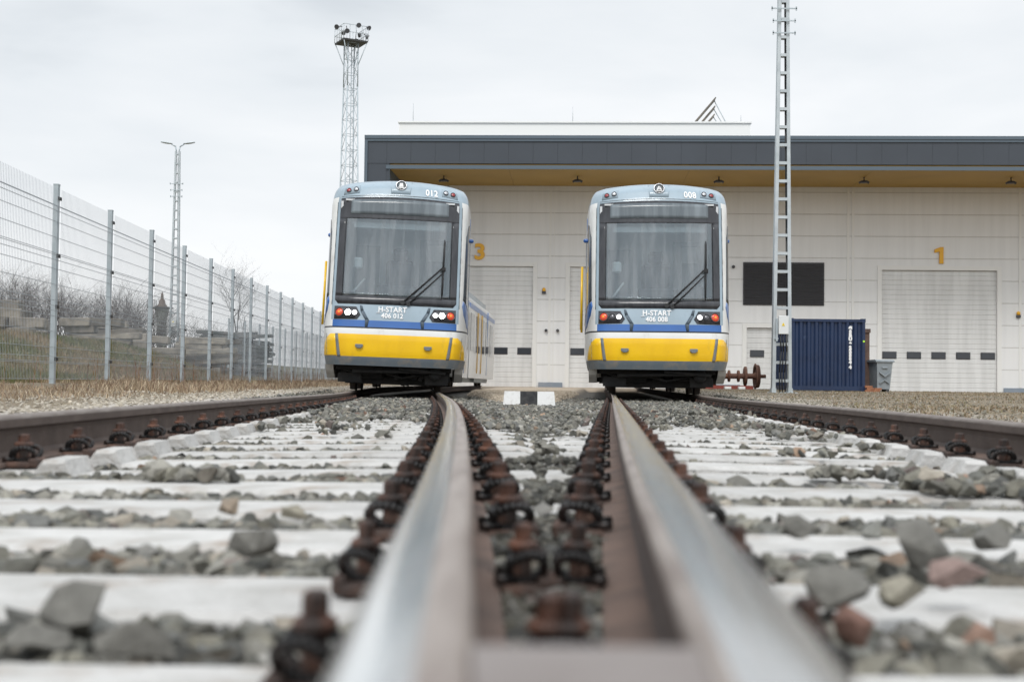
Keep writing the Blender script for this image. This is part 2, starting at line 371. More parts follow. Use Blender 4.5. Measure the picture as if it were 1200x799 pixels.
def lined(name, c, cl, axis, period, width, rough=.45):
    m = bpy.data.materials.new(name); m.use_nodes = True; nt = m.node_tree; N = nt.nodes.new; L = nt.links.new
    p = nt.nodes['Principled BSDF']; p.inputs['Roughness'].default_value = rough
    tc = N('ShaderNodeTexCoord'); sp = N('ShaderNodeSeparateXYZ'); L(tc.outputs['Object'], sp.inputs[0])
    a = N('ShaderNodeMath'); a.operation = 'ADD'; a.inputs[1].default_value = 100*period; L(sp.outputs[axis], a.inputs[0])
    md = N('ShaderNodeMath'); md.operation = 'MODULO'; md.inputs[1].default_value = period; L(a.outputs[0], md.inputs[0])
    lt = N('ShaderNodeMath'); lt.operation = 'LESS_THAN'; lt.inputs[1].default_value = width; L(md.outputs[0], lt.inputs[0])
    n = N('ShaderNodeTexNoise'); n.inputs['Scale'].default_value = .5; L(tc.outputs['Object'], n.inputs['Vector'])
    r = N('ShaderNodeMapRange'); r.inputs['To Min'].default_value = .85; r.inputs['To Max'].default_value = 1.15; L(n.outputs['Fac'], r.inputs['Value'])
    mx = N('ShaderNodeMix'); mx.data_type = 'RGBA'; mx.inputs['A'].default_value = (*c, 1); mx.inputs['B'].default_value = (*cl, 1); L(lt.outputs[0], mx.inputs['Factor'])
    h = N('ShaderNodeHueSaturation'); L(mx.outputs['Result'], h.inputs['Color']); L(r.outputs[0], h.inputs['Value']); L(h.outputs[0], p.inputs['Base Color'])
    b = N('ShaderNodeBump'); b.invert = True; b.inputs['Distance'].default_value = 0.02; L(lt.outputs[0], b.inputs['Height']); L(b.outputs[0], p.inputs['Normal'])
    return m
M['fascia'] = lined('slate_fascia_metal_panels', (0.043, 0.052, 0.066), (0.034, 0.042, 0.054), 'X', 1.17, .03)
M['soffit'] = lined('ochre_soffit_panels', (0.43, 0.27, 0.065), (0.38, 0.24, 0.06), 'X', 8.6, .04, .6)

def wall_mat():
    m = bpy.data.materials.new('cream_sandwich_panels'); m.use_nodes = True; nt = m.node_tree; N = nt.nodes.new; L = nt.links.new
    p = nt.nodes['Principled BSDF']; p.inputs['Roughness'].default_value = 0.55
    tc = N('ShaderNodeTexCoord'); sp = N('ShaderNodeSeparateXYZ'); L(tc.outputs['Object'], sp.inputs[0])
    a = N('ShaderNodeMath'); a.operation = 'ADD'; a.inputs[1].default_value = 50.35; L(sp.outputs['Z'], a.inputs[0])
    md = N('ShaderNodeMath'); md.operation = 'MODULO'; md.inputs[1].default_value = 1.12; L(a.outputs[0], md.inputs[0])
    lt = N('ShaderNodeMath'); lt.operation = 'LESS_THAN'; lt.inputs[1].default_value = 0.035; L(md.outputs[0], lt.inputs[0])
    n = N('ShaderNodeTexNoise'); n.inputs['Scale'].default_value = 0.5; n.inputs['Detail'].default_value = 4; L(tc.outputs['Object'], n.inputs['Vector'])
    mx0 = N('ShaderNodeMix'); mx0.data_type = 'RGBA'; mx0.inputs['A'].default_value = (0.79, 0.79, 0.785, 1); mx0.inputs['B'].default_value = (0.75, 0.75, 0.74, 1); L(n.outputs['Fac'], mx0.inputs['Factor'])
    mx = N('ShaderNodeMix'); mx.data_type = 'RGBA'; L(mx0.outputs['Result'], mx.inputs['A']); mx.inputs['B'].default_value = (0.62, 0.61, 0.585, 1); L(lt.outputs[0], mx.inputs['Factor'])
    mp = N('ShaderNodeMapping'); mp.inputs['Scale'].default_value = (2.2, 2.2, .12); L(tc.outputs['Object'], mp.inputs[0])
    n2 = N('ShaderNodeTexNoise'); n2.inputs['Scale'].default_value = 1.6; n2.inputs['Detail'].default_value = 6; L(mp.outputs[0], n2.inputs['Vector'])
    r2 = N('ShaderNodeMapRange'); r2.inputs['From Min'].default_value = .4; r2.inputs['From Max'].default_value = .75; r2.inputs['To Min'].default_value = 1.0; r2.inputs['To Max'].default_value = .93; L(n2.outputs['Fac'], r2.inputs['Value'])
    hs = N('ShaderNodeHueSaturation'); L(mx.outputs['Result'], hs.inputs['Color']); L(r2.outputs[0], hs.inputs['Value']); L(hs.outputs[0], p.inputs['Base Color'])
    b = N('ShaderNodeBump'); b.invert = True; b.inputs['Distance'].default_value = 0.02; L(lt.outputs[0], b.inputs['Height']); L(b.outputs[0], p.inputs['Normal'])
    return m
M['wall'] = wall_mat()

def ground_mat():
    m = bpy.data.materials.new('yard_ground'); m.use_nodes = True; nt = m.node_tree; N = nt.nodes.new; L = nt.links.new
    p = nt.nodes['Principled BSDF']; p.inputs['Roughness'].default_value = 0.95
    tc = N('ShaderNodeTexCoord')
    def noise(s, d=6, rgh=0.6):
        n = N('ShaderNodeTexNoise'); n.inputs['Scale'].default_value = s; n.inputs['Detail'].default_value = d; n.inputs['Roughness'].default_value = rgh
        L(tc.outputs['Object'], n.inputs['Vector']); return n
    def ramp(src, p0, p1, c0, c1):
        r = N('ShaderNodeValToRGB'); r.color_ramp.elements[0].position = p0; r.color_ramp.elements[0].color = (*c0, 1)
        r.color_ramp.elements[1].position = p1; r.color_ramp.elements[1].color = (*c1, 1); L(src, r.inputs[0]); return r.outputs[0]
    def mix(a, b, f):
        x = N('ShaderNodeMix'); x.data_type = 'RGBA'; L(a, x.inputs['A']); L(b, x.inputs['B']); L(f, x.inputs['Factor']); return x.outputs['Result']
    n1, n2, n3 = noise(1.3), noise(14, 8, 0.7), noise(45, 6, 0.7)
    dry = mix(ramp(n2.outputs['Fac'], 0.35, 0.65, (0.11, 0.085, 0.055), (0.31, 0.25, 0.18)), ramp(n2.outputs['Fac'], 0.3, 0.7, (0.12, 0.10, 0.055), (0.24, 0.19, 0.12)), ramp(n1.outputs['Fac'], 0.45, 0.7, (0, 0, 0), (1, 1, 1)))
    grav = ramp(n3.outputs['Fac'], 0.35, 0.7, (0.33, 0.30, 0.26), (0.62, 0.57, 0.51))
    green = mix(ramp(n2.outputs['Fac'], 0.35, 0.65, (0.075, 0.085, 0.03), (0.15, 0.145, 0.06)), ramp(n2.outputs['Fac'], 0.35, 0.7, (0.16, 0.12, 0.065), (0.23, 0.19, 0.11)), ramp(n1.outputs['Fac'], 0.4, 0.65, (0, 0, 0), (1, 1, 1)))
    dark = ramp(n3.outputs['Fac'], 0.3, 0.7, (0.05, 0.048, 0.042), (0.16, 0.15, 0.135))
    sand = mix(ramp(n3.outputs['Fac'], 0.3, 0.7, (0.38, 0.31, 0.24), (0.60, 0.50, 0.39)), ramp(n3.outputs['Fac'], 0.3, 0.7, (0.30, 0.26, 0.21), (0.48, 0.41, 0.33)), ramp(n1.outputs['Fac'], 0.5, 0.7, (0, 0, 0), (1, 1, 1)))
    va = N('ShaderNodeVertexColor'); va.layer_name = 'Col'; sp = N('ShaderNodeSeparateColor'); L(va.outputs['Color'], sp.inputs[0])
    c = mix(dry, grav, sp.outputs['Red']); c = mix(c, green, sp.outputs['Green']); c = mix(c, dark, sp.outputs['Blue']); c = mix(c, sand, va.outputs['Alpha'])
    L(c, p.inputs['Base Color'])
    b = N('ShaderNodeBump'); b.inputs['Strength'].default_value = 0.6; b.inputs['Distance'].default_value = 0.02; L(n3.outputs['Fac'], b.inputs['Height']); L(b.outputs[0], p.inputs['Normal'])
    return m
M['ground'] = ground_mat()

# ------------------------------------------------------------------ track geometry
Dk = np.array([-4, .55, .74, 1.13, 1.52, 2.35, 4.15, 7.2, 11, 15.5, 21.0, 27, 33.0, 40, 47.0, 53, 60.0, 68])
XLk = np.array([.11, -.049, -.056, -.069, -.081, -.111, -.183, -.326, -.535, -.81, -1.185, -1.63, -2.04, -2.13, -1.99, -1.79, -1.40, -1.0])
DkR = np.array([-4, .55, .74, 1.13, 1.52, 2.35, 4.15, 7.2, 11, 15.5, 21.0, 35, 50, 68])
XRk = np.array([-.09, .124, .137, .162, .187, .245, .380, .612, .905, 1.258, 1.68, 2.66, 3.71, 4.97])
def smooth_interp(x, xp, fp):
    x = np.asarray(x, dtype=float)
    m = np.gradient(fp, xp); i = np.clip(np.searchsorted(xp, x)-1, 0, len(xp)-2)
    h = xp[i+1]-xp[i]; t = (x-xp[i])/h
    return (2*t**3-3*t**2+1)*fp[i]+(t**3-2*t**2+t)*h*m[i]+(-2*t**3+3*t**2)*fp[i+1]+(t**3-t**2)*h*m[i+1]
def XLi(d): return smooth_interp(d, Dk, XLk)
def XRi(d): return smooth_interp(d, DkR, XRk)
def slope(fn, d): return (fn(d+.05)-fn(d-.05))/.1
G = 1.507
def off_curve(fn, d, g):      # rail at lateral offset g, sampled along the parent's depth
    s = slope(fn, d); n = np.sqrt(1+s*s)
    return fn(d)+g/n, d-s*g/n
def sstep(t): t = np.clip(t, 0, 1); return t*t*(3-2*t)
def zo(d): return -0.07*sstep((np.asarray(d, dtype=float)-3.0)/18.0)     # the tracks dip gently towards the depot
def XLo(d): return XLi(d)-G
def XRo(d): return XRi(d)+G

def vnoise(x, y, seed=0):
    x = np.asarray(x, dtype=float); y = np.asarray(y, dtype=float)
    xi = np.floor(x).astype(np.int64); yi = np.floor(y).astype(np.int64); fx = x-xi; fy = y-yi
    def h(a, b):
        n = (a*374761393 + b*668265263 + seed*1442695041) & 0x7fffffff
        n = ((n ^ (n >> 13))*1274126177) & 0x7fffffff
        return ((n ^ (n >> 16)) & 0xffff)/65535.0
    u = fx*fx*(3-2*fx); v = fy*fy*(3-2*fy)
    return (h(xi, yi)*(1-u)+h(xi+1, yi)*u)*(1-v)+(h(xi, yi+1)*(1-u)+h(xi+1, yi+1)*u)*v

def fence_x(d): return -5.88-.036*(d-16.4)
def bank_x(d): return -7.0-.036*(d-16)-3.2*sstep((d-38)/12)
def ground_z(X, d):
    X = np.asarray(X, dtype=float); d = np.asarray(d, dtype=float)
    dc = np.clip(d, -3.5, 67)
    tr = zo(dc)-.075
    lt = sstep((XLo(dc)-.35-X)/.45); rt = sstep((X-XRo(dc)-.35)/.45)
    zl = .10+.11*sstep((XLo(dc)-1.0-X)/3.0); zl = zl-.05*sstep((5-d)/5)
    zr = .075+.035*sstep((d-12)/20)-.09*sstep((d-45)/20)
    z = tr*(1-lt)*(1-rt)+zl*lt+zr*rt
    mid = sstep((X-XLi(dc)-.75)/.35)*sstep((XRi(dc)-.75-X)/.35)*sstep((d-17)/3.5)
    z = z*(1-mid)+(.035)*mid
    far = sstep((d-58)/4)*(1-lt)*(1-rt); z = z*(1-far)+.035*far
    bank = 1.06*sstep((bank_x(dc)-X)/4.6)
    z = z+bank+.05*(vnoise(X*.9, d*.9, 3)-.5)*np.clip(np.maximum(lt, rt), 0, 1)*np.clip(bank*4, .35, 1)
    return z

xs = np.unique(np.round(np.concatenate([np.linspace(-900, -60, 12), np.linspace(-60, -16, 20), np.arange(-16, -5, .25), np.arange(-5, 6, .1), np.arange(6, 14, .3), np.linspace(14, 60, 20), np.linspace(60, 900, 12)]), 4))
ys = np.unique(np.round(np.concatenate([np.linspace(-300, -6, 8), np.arange(-6, 26, .2), np.arange(26, 70, .5), np.linspace(70, 200, 20), np.linspace(200, 1500, 12)]), 4))
GX, GY = np.meshgrid(xs, ys); GZ = ground_z(GX, GY)
nx, ny = len(xs), len(ys)
I = np.arange((ny-1)*(nx-1)); r_ = I//(nx-1); c_ = I % (nx-1); a_ = r_*nx+c_
Fg = np.stack([a_, a_+1, a_+nx+1, a_+nx], 1)
dcl = np.clip(GY, -3.5, 67)
nn = vnoise(GX*2.2, GY*1.1, 5)*.5+vnoise(GX*5, GY*5, 8)*.5
redz = sstep((XLo(dcl)-.45-GX)/.25)*sstep((GX-(XLo(dcl)-.95-.4*nn))/.4)
bluez = sstep((GX-(XLo(dcl)-.7))/.3)*sstep((XRo(dcl)+.6-GX)/.3)*(1-sstep((GY-60)/4))
greenz = sstep((bank_x(dcl)+.4-GX)/1.2)
midz = sstep((GX-XLi(dcl)-.8)/.35)*sstep((XRi(dcl)-.8-GX)/.35)*sstep((GY-17.5)/2.5)
sandz = np.maximum(midz, sstep((GY-57)/3)*sstep((GX+9)/2)*sstep((9-GX)/2))
redz = np.maximum(redz, .55*sstep((GX-XRo(dcl)-.4)/.3)*sstep((XRo(dcl)+1.3+nn-GX)/.6))
colr = np.stack([redz, greenz, bluez, sandz], -1).reshape(-1, 4)
g = npmesh('ground', np.stack([GX, GY, GZ], -1).reshape(-1, 3), Fg, M['ground'], smooth=True, color=colr); g['kind'] = 'structure'

# ------------------------------------------------------------------ rails
def rail_profile(shine):
    P = [(-.0365, .128), (-.0365, .155), (-.033, .164), (-.024, .1682), (-.008, .170), (.008, .170), (.024, .1682), (.033, .164), (.0365, .155), (.0365, .128),
         (.010, .118), (.008, .10), (.008, .045), (.02, .03), (.075, .018), (.075, .006), (-.075, .006), (-.075, .018), (-.02, .03), (-.008, .045), (-.008, .10), (-.010, .118)]
    mi = [0]*len(P)
    for i in range(1, 8): mi[i] = 2
    for i in shine: mi[i] = 1
    for i in (13, 14, 16, 17): mi[i] = 3
    return P, mi
def sweep_rail(name, fn, g, shine, d0, d1, label):
    P, mi = rail_profile(shine); n = len(P)
    ds = np.concatenate([np.arange(d0, 6, .15), np.arange(6, d1, .5)])
    V = []
    for d in ds:
        X, Y = off_curve(fn, d, g); s = float(slope(fn, d)); nn_ = math.sqrt(1+s*s); z0 = float(zo(Y))
        for a, b in P: V.append((float(X)+a/nn_, float(Y)-s*a/nn_, b+z0))
    Fc = []; mm = []; m = len(ds)
    for k in range(m-1):
        for i in range(n):
            Fc.append((k*n+i, k*n+(i+1) % n, (k+1)*n+(i+1) % n, (k+1)*n+i)); mm.append(mi[i])
    b = MB(); b.v = V; b.f = [list(f) for f in Fc]; b.m = mm; b.sm = [q in (1, 2) for q in mm]
    b.f.append(list(range(n))); b.m.append(0); b.sm.append(False); b.f.append([(m-1)*n+i for i in range(n)]); b.m.append(0); b.sm.append(False)
    o = b.build(name, [M['rail_side'], M['rail_shine'], M['rail_dull'] if shine else M['rail_old'], M['rail_foot']])
    tag(o, label, 'rail')
    return o
sweep_rail('rail', XLi, 0, (1, 2, 3, 4), -.4, 60, 'shiny steel rail curving away left of the frame centre to the tram with lit headlights')
sweep_rail('rail', XRi, 0, (3, 4, 5, 6, 7), -.4, 66, 'straight shiny steel rail right of the frame centre running to the tram numbered 008')
sweep_rail('rail', XLi, -G, (), -4, 60, 'brown sided rail along the far left edge of the ballast before the mesh fence')
sweep_rail('rail', XRi, G, (), -4, 66, 'brown sided rail along the far right edge of the ballast before the blue container')
# the frog: solid casting that joins the two inner rails at the very front
b = MB()
poly = []
for d in np.linspace(.66, -.4, 9): poly.append((float(XLi(d))+.034, d))
poly += [(.02, -2.0)]
for d in np.linspace(-.4, .66, 9): poly.append((float(XRi(d))-.034, d))
poly = [(p[0], p[1]) for p in poly]
b.prism(poly, .03, .1655, 0, 'xy')
for d in (.70, .95): pass
o = b.build('crossing_frog', M['frog']); tag(o, 'dull grey frog casting joining both inner rails at the bottom of the frame', 'rail crossing')

# ------------------------------------------------------------------ sleepers with clips
def clip_meshes():
    c = MB()
    c.box((-.005, 0, .010), (.08, .13, .020), 1, None, .006); c.box((-.012, 0, .033), (.044, .030, .024), 1, None, .004); c.box((.040, 0, .016), (.03, .11, .030), 1, None, .006)
    for s in (-1, 1):       # two sprung loops, one each side of the screw, arching away from the rail
        pts = []
        for k in range(19):
            a = k*2*math.pi/18
            pts.append(Vector((.004+.036*math.cos(a), s*(.036+.018*math.sin(a)), .042+.022*math.sin(a)+.004*math.cos(a))))
        c.path(pts, .0082, 7, 0)
        c.tube((-.055, s*.05, .028), (-.02, s*.034, .026), .0085, .0085, 7, 0)
    c.tube((-.03, -.03, .045), (-.03, .03, .045), .0085, .0085, 7, 0)
    cm = c.mesh('rail_clip', [M['clip'], M['plate']])
    b = MB()
    b.lathe((-.004, 0, .018), (0, 0, 1), [(.018, 0), (.018, .052), (.030, .053), (.030, .059), (.022, .064)], 12, 0, False)
    b.lathe((-.004, 0, .081), (0, 0, 1), [(.018, 0), (.018, .022), (.013, .027)], 6, 0, False)
    bm = b.mesh('bolt', [M['bolt']])
    return cm, bm
CLIP, BOLT = clip_meshes()
ORD = ['nearest', 'second', 'third', 'fourth', 'fifth', 'sixth', 'seventh', 'eighth', 'ninth', 'tenth', 'eleventh', 'twelfth', 'thirteenth', 'fourteenth', 'fifteenth']
def sleeper_mb(x0, x1, seats, hw=.15, flat=False, outer=None):
    """profile along x with raised shoulders beside each rail seat"""
    st = [x0]; z = {}
    pts = set([x0, x1])
    for s in seats:
        for q in (() if flat else (-.305, -.28, -.21, -.185, .185, .21, .28, .305)): pts.add(s+q)
    pts = sorted(p for p in pts if x0 <= p <= x1)
    def top(x):
        m = min(abs(x-s) for s in seats)
        if flat or m < .19: return .0
        if .2 < m < .285 and outer is not None and abs(x-outer) < .3 and abs(x) < abs(outer): return .036
        if m < .32 and outer is not None and abs(x-outer) > .4: return .0
        return -.014
    b = MB(); V = []
    for x in pts:
        t = top(x)
        V += [(x, -hw-.02, -.2), (x, -hw, t-.012), (x, -hw+.012, t), (x, hw-.012, t), (x, hw, t-.012), (x, hw+.02, -.2)]
    Fc = []
    for k in range(len(pts)-1):
        for i in range(6): Fc.append((k*6+i, k*6+(i+1) % 6, (k+1)*6+(i+1) % 6, (k+1)*6+i))
    Fc.append(tuple(range(6))); e_ = (len(pts)-1)*6; Fc.append(tuple(e_+i for i in range(6)))
    return b.add(V, Fc, 0)
SL_ROWS = []          # for the ballast: (side, d, slope, x0, x1 local, cx)
def make_sleeper(cx, d, s, x0, x1, seats, label, outer=None, clips=True, bolts=True, group='white concrete sleepers'):
    o = sleeper_mb(x0, x1, seats, .155 if d < 3.7 else .135, d < 3.7, outer).build('concrete_sleeper', M['concrete'])
    o.location = (cx, d, float(zo(d))); o.rotation_euler = (0, 0, -math.atan(s)+random.uniform(-.004, .004))
    tag(o, label, 'sleeper', group)
    if clips:
        for q in seats:
            for sd in (-1, 1):
                cxl = q+sd*.112
                if cxl < x0+.03 or cxl > x1-.03: continue
                if any(abs(cxl-q2) < .105 for q2 in seats if q2 != q): 
                    continue
                c = bpy.data.objects.new('rail_clip', CLIP); col.objects.link(c); c.parent = o
                c.location = (cxl, random.uniform(-.004, .004), .004); c.scale = (.72, .85, .92) if (d < 2.5 and abs(q) < .5) else (1, 1, 1); c.rotation_euler = (0, 0, 0 if sd > 0 else math.pi)
                if bolts:
                    bo = bpy.data.objects.new('bolt', BOLT); col.objects.link(bo); bo.parent = c; bo.rotation_euler = (0, 0, random.uniform(0, 1))
    return o
rows = np.arange(0.6, 25, .6)
SLEEPERS = []
for k, d in enumerate(rows):
    d = float(d); idx = int(round((d-1.2)/.6))
    lx = float(XLi(d)); rx = float(XRi(d)); mid = (lx+rx)/2
    if d < 1.9:
        seats = [lx-G, lx, rx, rx+G]
        lab = ('long white concrete sleeper passing under all four rails, %s to the camera' % {0: 'nearest visible one', 1: 'second nearest'}.get(idx, 'hidden just below or behind it')) if idx in (0, 1) else 'long white concrete sleeper under the frog, out of the frame'
        make_sleeper(0, d, .012, -2.35+lx*.3, 2.3+rx, seats, lab)
        # local seats are in absolute X because cx = 0
        SLEEPERS.append((0, d, .012, -2.35+lx*.3, 2.3+rx, seats))
        if idx in (0, 1): pass
    else:
        for side in ('left', 'right'):
            fn, sg = (XLi, -1) if side == 'left' else (XRi, 1)
            s = float(slope(fn, d)); cx = float(fn(d))+sg*G/2
            inner = min(.46, abs((mid - (lx if side == 'left' else rx)))-.02)
            if side == 'left': x0, x1 = -G/2-.52, G/2+inner
            else: x0, x1 = -G/2-inner, G/2+.52
            # meet the track centre line squarely: put the row's depth at the inner rail
            yy = d + s*(-sg)*(-G/2)*0
            if idx <= 14:
                lab = 'white concrete sleeper of the %s track, %s row beyond the long ones' % (side, ORD[max(0, idx-2)])
            else:
                lab = 'white concrete sleeper half buried in stones near the tram on the %s track' % side
            make_sleeper(cx, yy, s, x0, x1, [-G/2, G/2], lab, outer=sg*G/2, clips=d < 22, bolts=d < 22, group='white concrete sleepers of the %s track' % side)
            SLEEPERS.append((cx, yy, s, x0, x1, [-G/2, G/2]))

# ------------------------------------------------------------------ ballast
def ico(sub):
    bm = bmesh.new(); bmesh.ops.create_icosphere(bm, subdivisions=sub, radius=1.0)
    bm.verts.ensure_lookup_table()
    V = np.array([v.co[:] for v in bm.verts]); Fc = np.array([[v.index for v in f.verts] for f in bm.faces]); bm.free(); return V, Fc
def stone_lib(npts, n, seed):
    """angular stones: convex hulls of points on a sphere (2n-4 flat triangles each)"""
    rg = np.random.default_rng(seed); lib = []; FF = []
    while len(lib) < n:
        P = rg.normal(size=(npts, 3)); P /= np.linalg.norm(P, axis=1)[:, None]
        bm = bmesh.new(); vs = [bm.verts.new(p) for p in P]; bmesh.ops.convex_hull(bm, input=vs); bm.verts.index_update()
        bm.verts.ensure_lookup_table()
        F0 = np.array([[v.index for v in f.verts] for f in bm.faces if len(f.verts) == 3]); V = np.array([v.co[:] for v in bm.verts]); bm.free()
        if F0.shape != (2*npts-4, 3): continue
        V = V*np.array([rg.uniform(.8, 1.25), rg.uniform(.7, 1.1), rg.uniform(.5, .85)]); V = V+rg.normal(size=V.shape)*.03
        V /= np.max(np.ptp(V, axis=0)); lib.append(V); FF.append(F0)
    return np.array(lib), np.array(FF)
PAL = np.array([(.17, .165, .14), (.22, .21, .18), (.13, .13, .115), (.26, .25, .22), (.20, .19, .155), (.15, .15, .14), (.29, .26, .215), (.24, .15, .11), (.19, .155, .14), (.32, .31, .285), (.27, .19, .135)])
PW = np.array([.17, .16, .16, .12, .13, .12, .07, .006, .02, .04, .008]); PW = PW/PW.sum()
def rotmats(n, rg, flat=0.6):
    yaw = rg.uniform(0, 2*np.pi, n); ax = rg.uniform(0, 2*np.pi, n); t = rg.normal(size=n)*flat
    cz, sz = np.cos(yaw), np.sin(yaw); Z = np.zeros((n, 3, 3)); Z[:, 0, 0] = cz; Z[:, 0, 1] = -sz; Z[:, 1, 0] = sz; Z[:, 1, 1] = cz; Z[:, 2, 2] = 1
    kx, ky = np.cos(ax), np.sin(ax); c, s = np.cos(t), np.sin(t); C = 1-c; T = np.zeros((n, 3, 3))
    T[:, 0, 0] = c+kx*kx*C; T[:, 0, 1] = kx*ky*C; T[:, 0, 2] = ky*s; T[:, 1, 0] = kx*ky*C; T[:, 1, 1] = c+ky*ky*C; T[:, 1, 2] = -kx*s
    T[:, 2, 0] = -ky*s; T[:, 2, 1] = kx*s; T[:, 2, 2] = c
    return T@Z
def stones(pos, size, lib, F0, rg):
    n = len(pos); k = rg.integers(0, len(lib), n); Rm = rotmats(n, rg)
    V = np.einsum('nij,nvj->nvi', Rm, lib[k])*size[:, None, None]+pos[:, None, :]
    nv = lib.shape[1]; Fc = F0[k]+(np.arange(n)*nv)[:, None, None]
    cc = PAL[rg.choice(len(PAL), n, p=PW)]*rg.uniform(.42, 1.3, (n, 1))
    cc = np.repeat(cc[:, None, :], nv, 1); cc = np.concatenate([cc, np.ones((n, nv, 1))], -1)
    return V.reshape(-1, 3), Fc.reshape(-1, 3), cc.reshape(-1, 4)
def sleeper_cover(X, d):
    """signed info: is the point above a sleeper, and its local x"""
    on = np.zeros(len(X), bool); sh = np.zeros(len(X), bool); 
    for (cx, sd, s, x0, x1, seats) in SLEEPERS:
        m = np.abs(d-sd-(-s)*(X-cx)*1.0) < .155
        m &= (X > cx+x0) & (X < cx+x1)
        on |= m
        for q in seats: sh |= m & (np.abs(X-cx-q) < .26)
    return on, sh
def near_rail(X, d):
    r = np.full(len(X), 9.0)
    for fn in (XLi(d), XLi(d)-G, XRi(d), XRi(d)+G): r = np.minimum(r, np.abs(X-fn))
    return r
def scatter(d0, d1, pitch, smin, smax, layers, seed, lib, F0, xmin=-9, xmax=9):
    rg = np.random.default_rng(seed); outV = []; outF = []; outC = []; base = 0
    for lay in range(layers):
        ds = np.arange(d0, d1, pitch); lo = float(min(XLo(d1), XLo(d0))-.75); hi = float(max(XRo(d1), XRo(d0))+.75)
        lo = max(lo, xmin); hi = min(hi, xmax)
        Xg, Dg = np.meshgrid(np.arange(lo, hi, pitch), ds)
        X = Xg.ravel()+rg.uniform(-.5, .5, Xg.size)*pitch*1.1; D = Dg.ravel()+rg.uniform(-.5, .5, Xg.size)*pitch*1.1
        ok = (np.abs(X) < .45*D+1.2) & (X > XLo(D)-.7) & (X < XRo(D)+.7)
        # sandy patch between the tracks beyond the marker block
        gap = (X > XLi(D)+.85+.25*vnoise(X*3, D*2, 6)) & (X < XRi(D)-.85-.25*vnoise(X*3, D*2, 7)) & (D > 18.3)
        ok &= ~gap
        X, D = X[ok], D[ok]
        on, sh = sleeper_cover(X, D); nr = near_rail(X, D)
        cl = vnoise(X*2.3+10, D*1.5, 1)*.6+vnoise(X*6, D*4, 2)*.4
        cen = (X > XLi(D)+.3) & (X < XRi(D)-.3) & (D > 4)
        pc = np.interp(D, [0, 2, 4, 7, 10, 14, 18], [.12, .18, .25, .33, .44, .60, .80])+np.where(cen, .25*sstep((D-5)/4), 0)
        keep = np.where(on, (cl < pc*1.0-.02+.35*(pc-.2)) & (rg.uniform(size=len(X)) < .75) & ~((nr < .22) & (D < 16) & (rg.uniform(size=len(X)) < .8)), True)
        keep &= ~((nr < .085))
        # keep clear of the clips on a sleeper, and near rails sit lower
        X, D, on, nr, cl, cen = X[keep], D[keep], on[keep], nr[keep], cl[keep], cen[keep]
        size = rg.uniform(smin, smax, len(X))*np.where(rg.uniform(size=len(X)) < .06, 1.35, 1)
        z = zo(D)+np.where(on, .012+size*.22, -.052+.034*cl+lay*.012+size*.05)
        z = z+np.where(cen & ~on, .03*sstep((D-6)/5), 0)+.022*sstep((D-8)/7)
        z = np.where(nr < .17, np.minimum(z, zo(D)-.02), z)
        outside = np.maximum(XLo(D)-.35-X, X-XRo(D)-.35); gz = ground_z(X, D)
        z = np.where(outside > -.05, np.maximum(z, gz+.005), z)
        V, Fc, C = stones(np.stack([X, D, z], 1), size, lib, F0, rg)
        outV.append(V); outF.append(Fc+base); outC.append(C); base += len(V)
    return np.concatenate(outV), np.concatenate(outF), np.concatenate(outC)
libA, FA = stone_lib(13, 40, 1); libB, FB = stone_lib(10, 40, 2)
parts = [scatter(.45, 4.2, .040, .036, .068, 2, 11, libA, FA), scatter(4.2, 10, .046, .034, .062, 1, 12, libB, FB), scatter(10, 27, .055, .036, .065, 1, 13, libB, FB)]
V = np.concatenate([p[0] for p in parts]); C = np.concatenate([p[2] for p in parts])
rg_ = np.random.default_rng(77); n_ = 5200          # dark grit packed between the two inner rails
D_ = .7+rg_.uniform(size=n_)**.8*4.3; a_, b_ = XLi(D_)+.075, XRi(D_)-.075; X_ = a_+(b_-a_)*rg_.uniform(size=n_)
k_ = (vnoise(X_*9, D_*4, 71) > np.interp(D_, [1, 2.6, 4.5], [.15, .42, .62])) ; X_, D_ = X_[k_], D_[k_]
on_, _s = sleeper_cover(X_, D_); sz_ = rg_.uniform(.014, .042, len(X_))
z_ = zo(D_)+np.where(on_, .004, -.03+.03*vnoise(X_*8, D_*8, 72))+sz_*.15
G_ = stones(np.stack([X_, D_, z_], 1), sz_, libA, FA, rg_); G_[2][:, :3] *= .62
parts.append(G_); V = np.concatenate([V, G_[0]]); C = np.concatenate([C, G_[2]])
bs = 0; Fs = []
for p in parts: Fs.append(p[1]+bs); bs += len(p[0])
bal = npmesh('ballast_gravel', V, np.concatenate(Fs), M['stone'], color=C)
tag(bal, 'grey brown crushed stone ballast filling the gaps between the sleepers', 'ballast', kind='stuff')

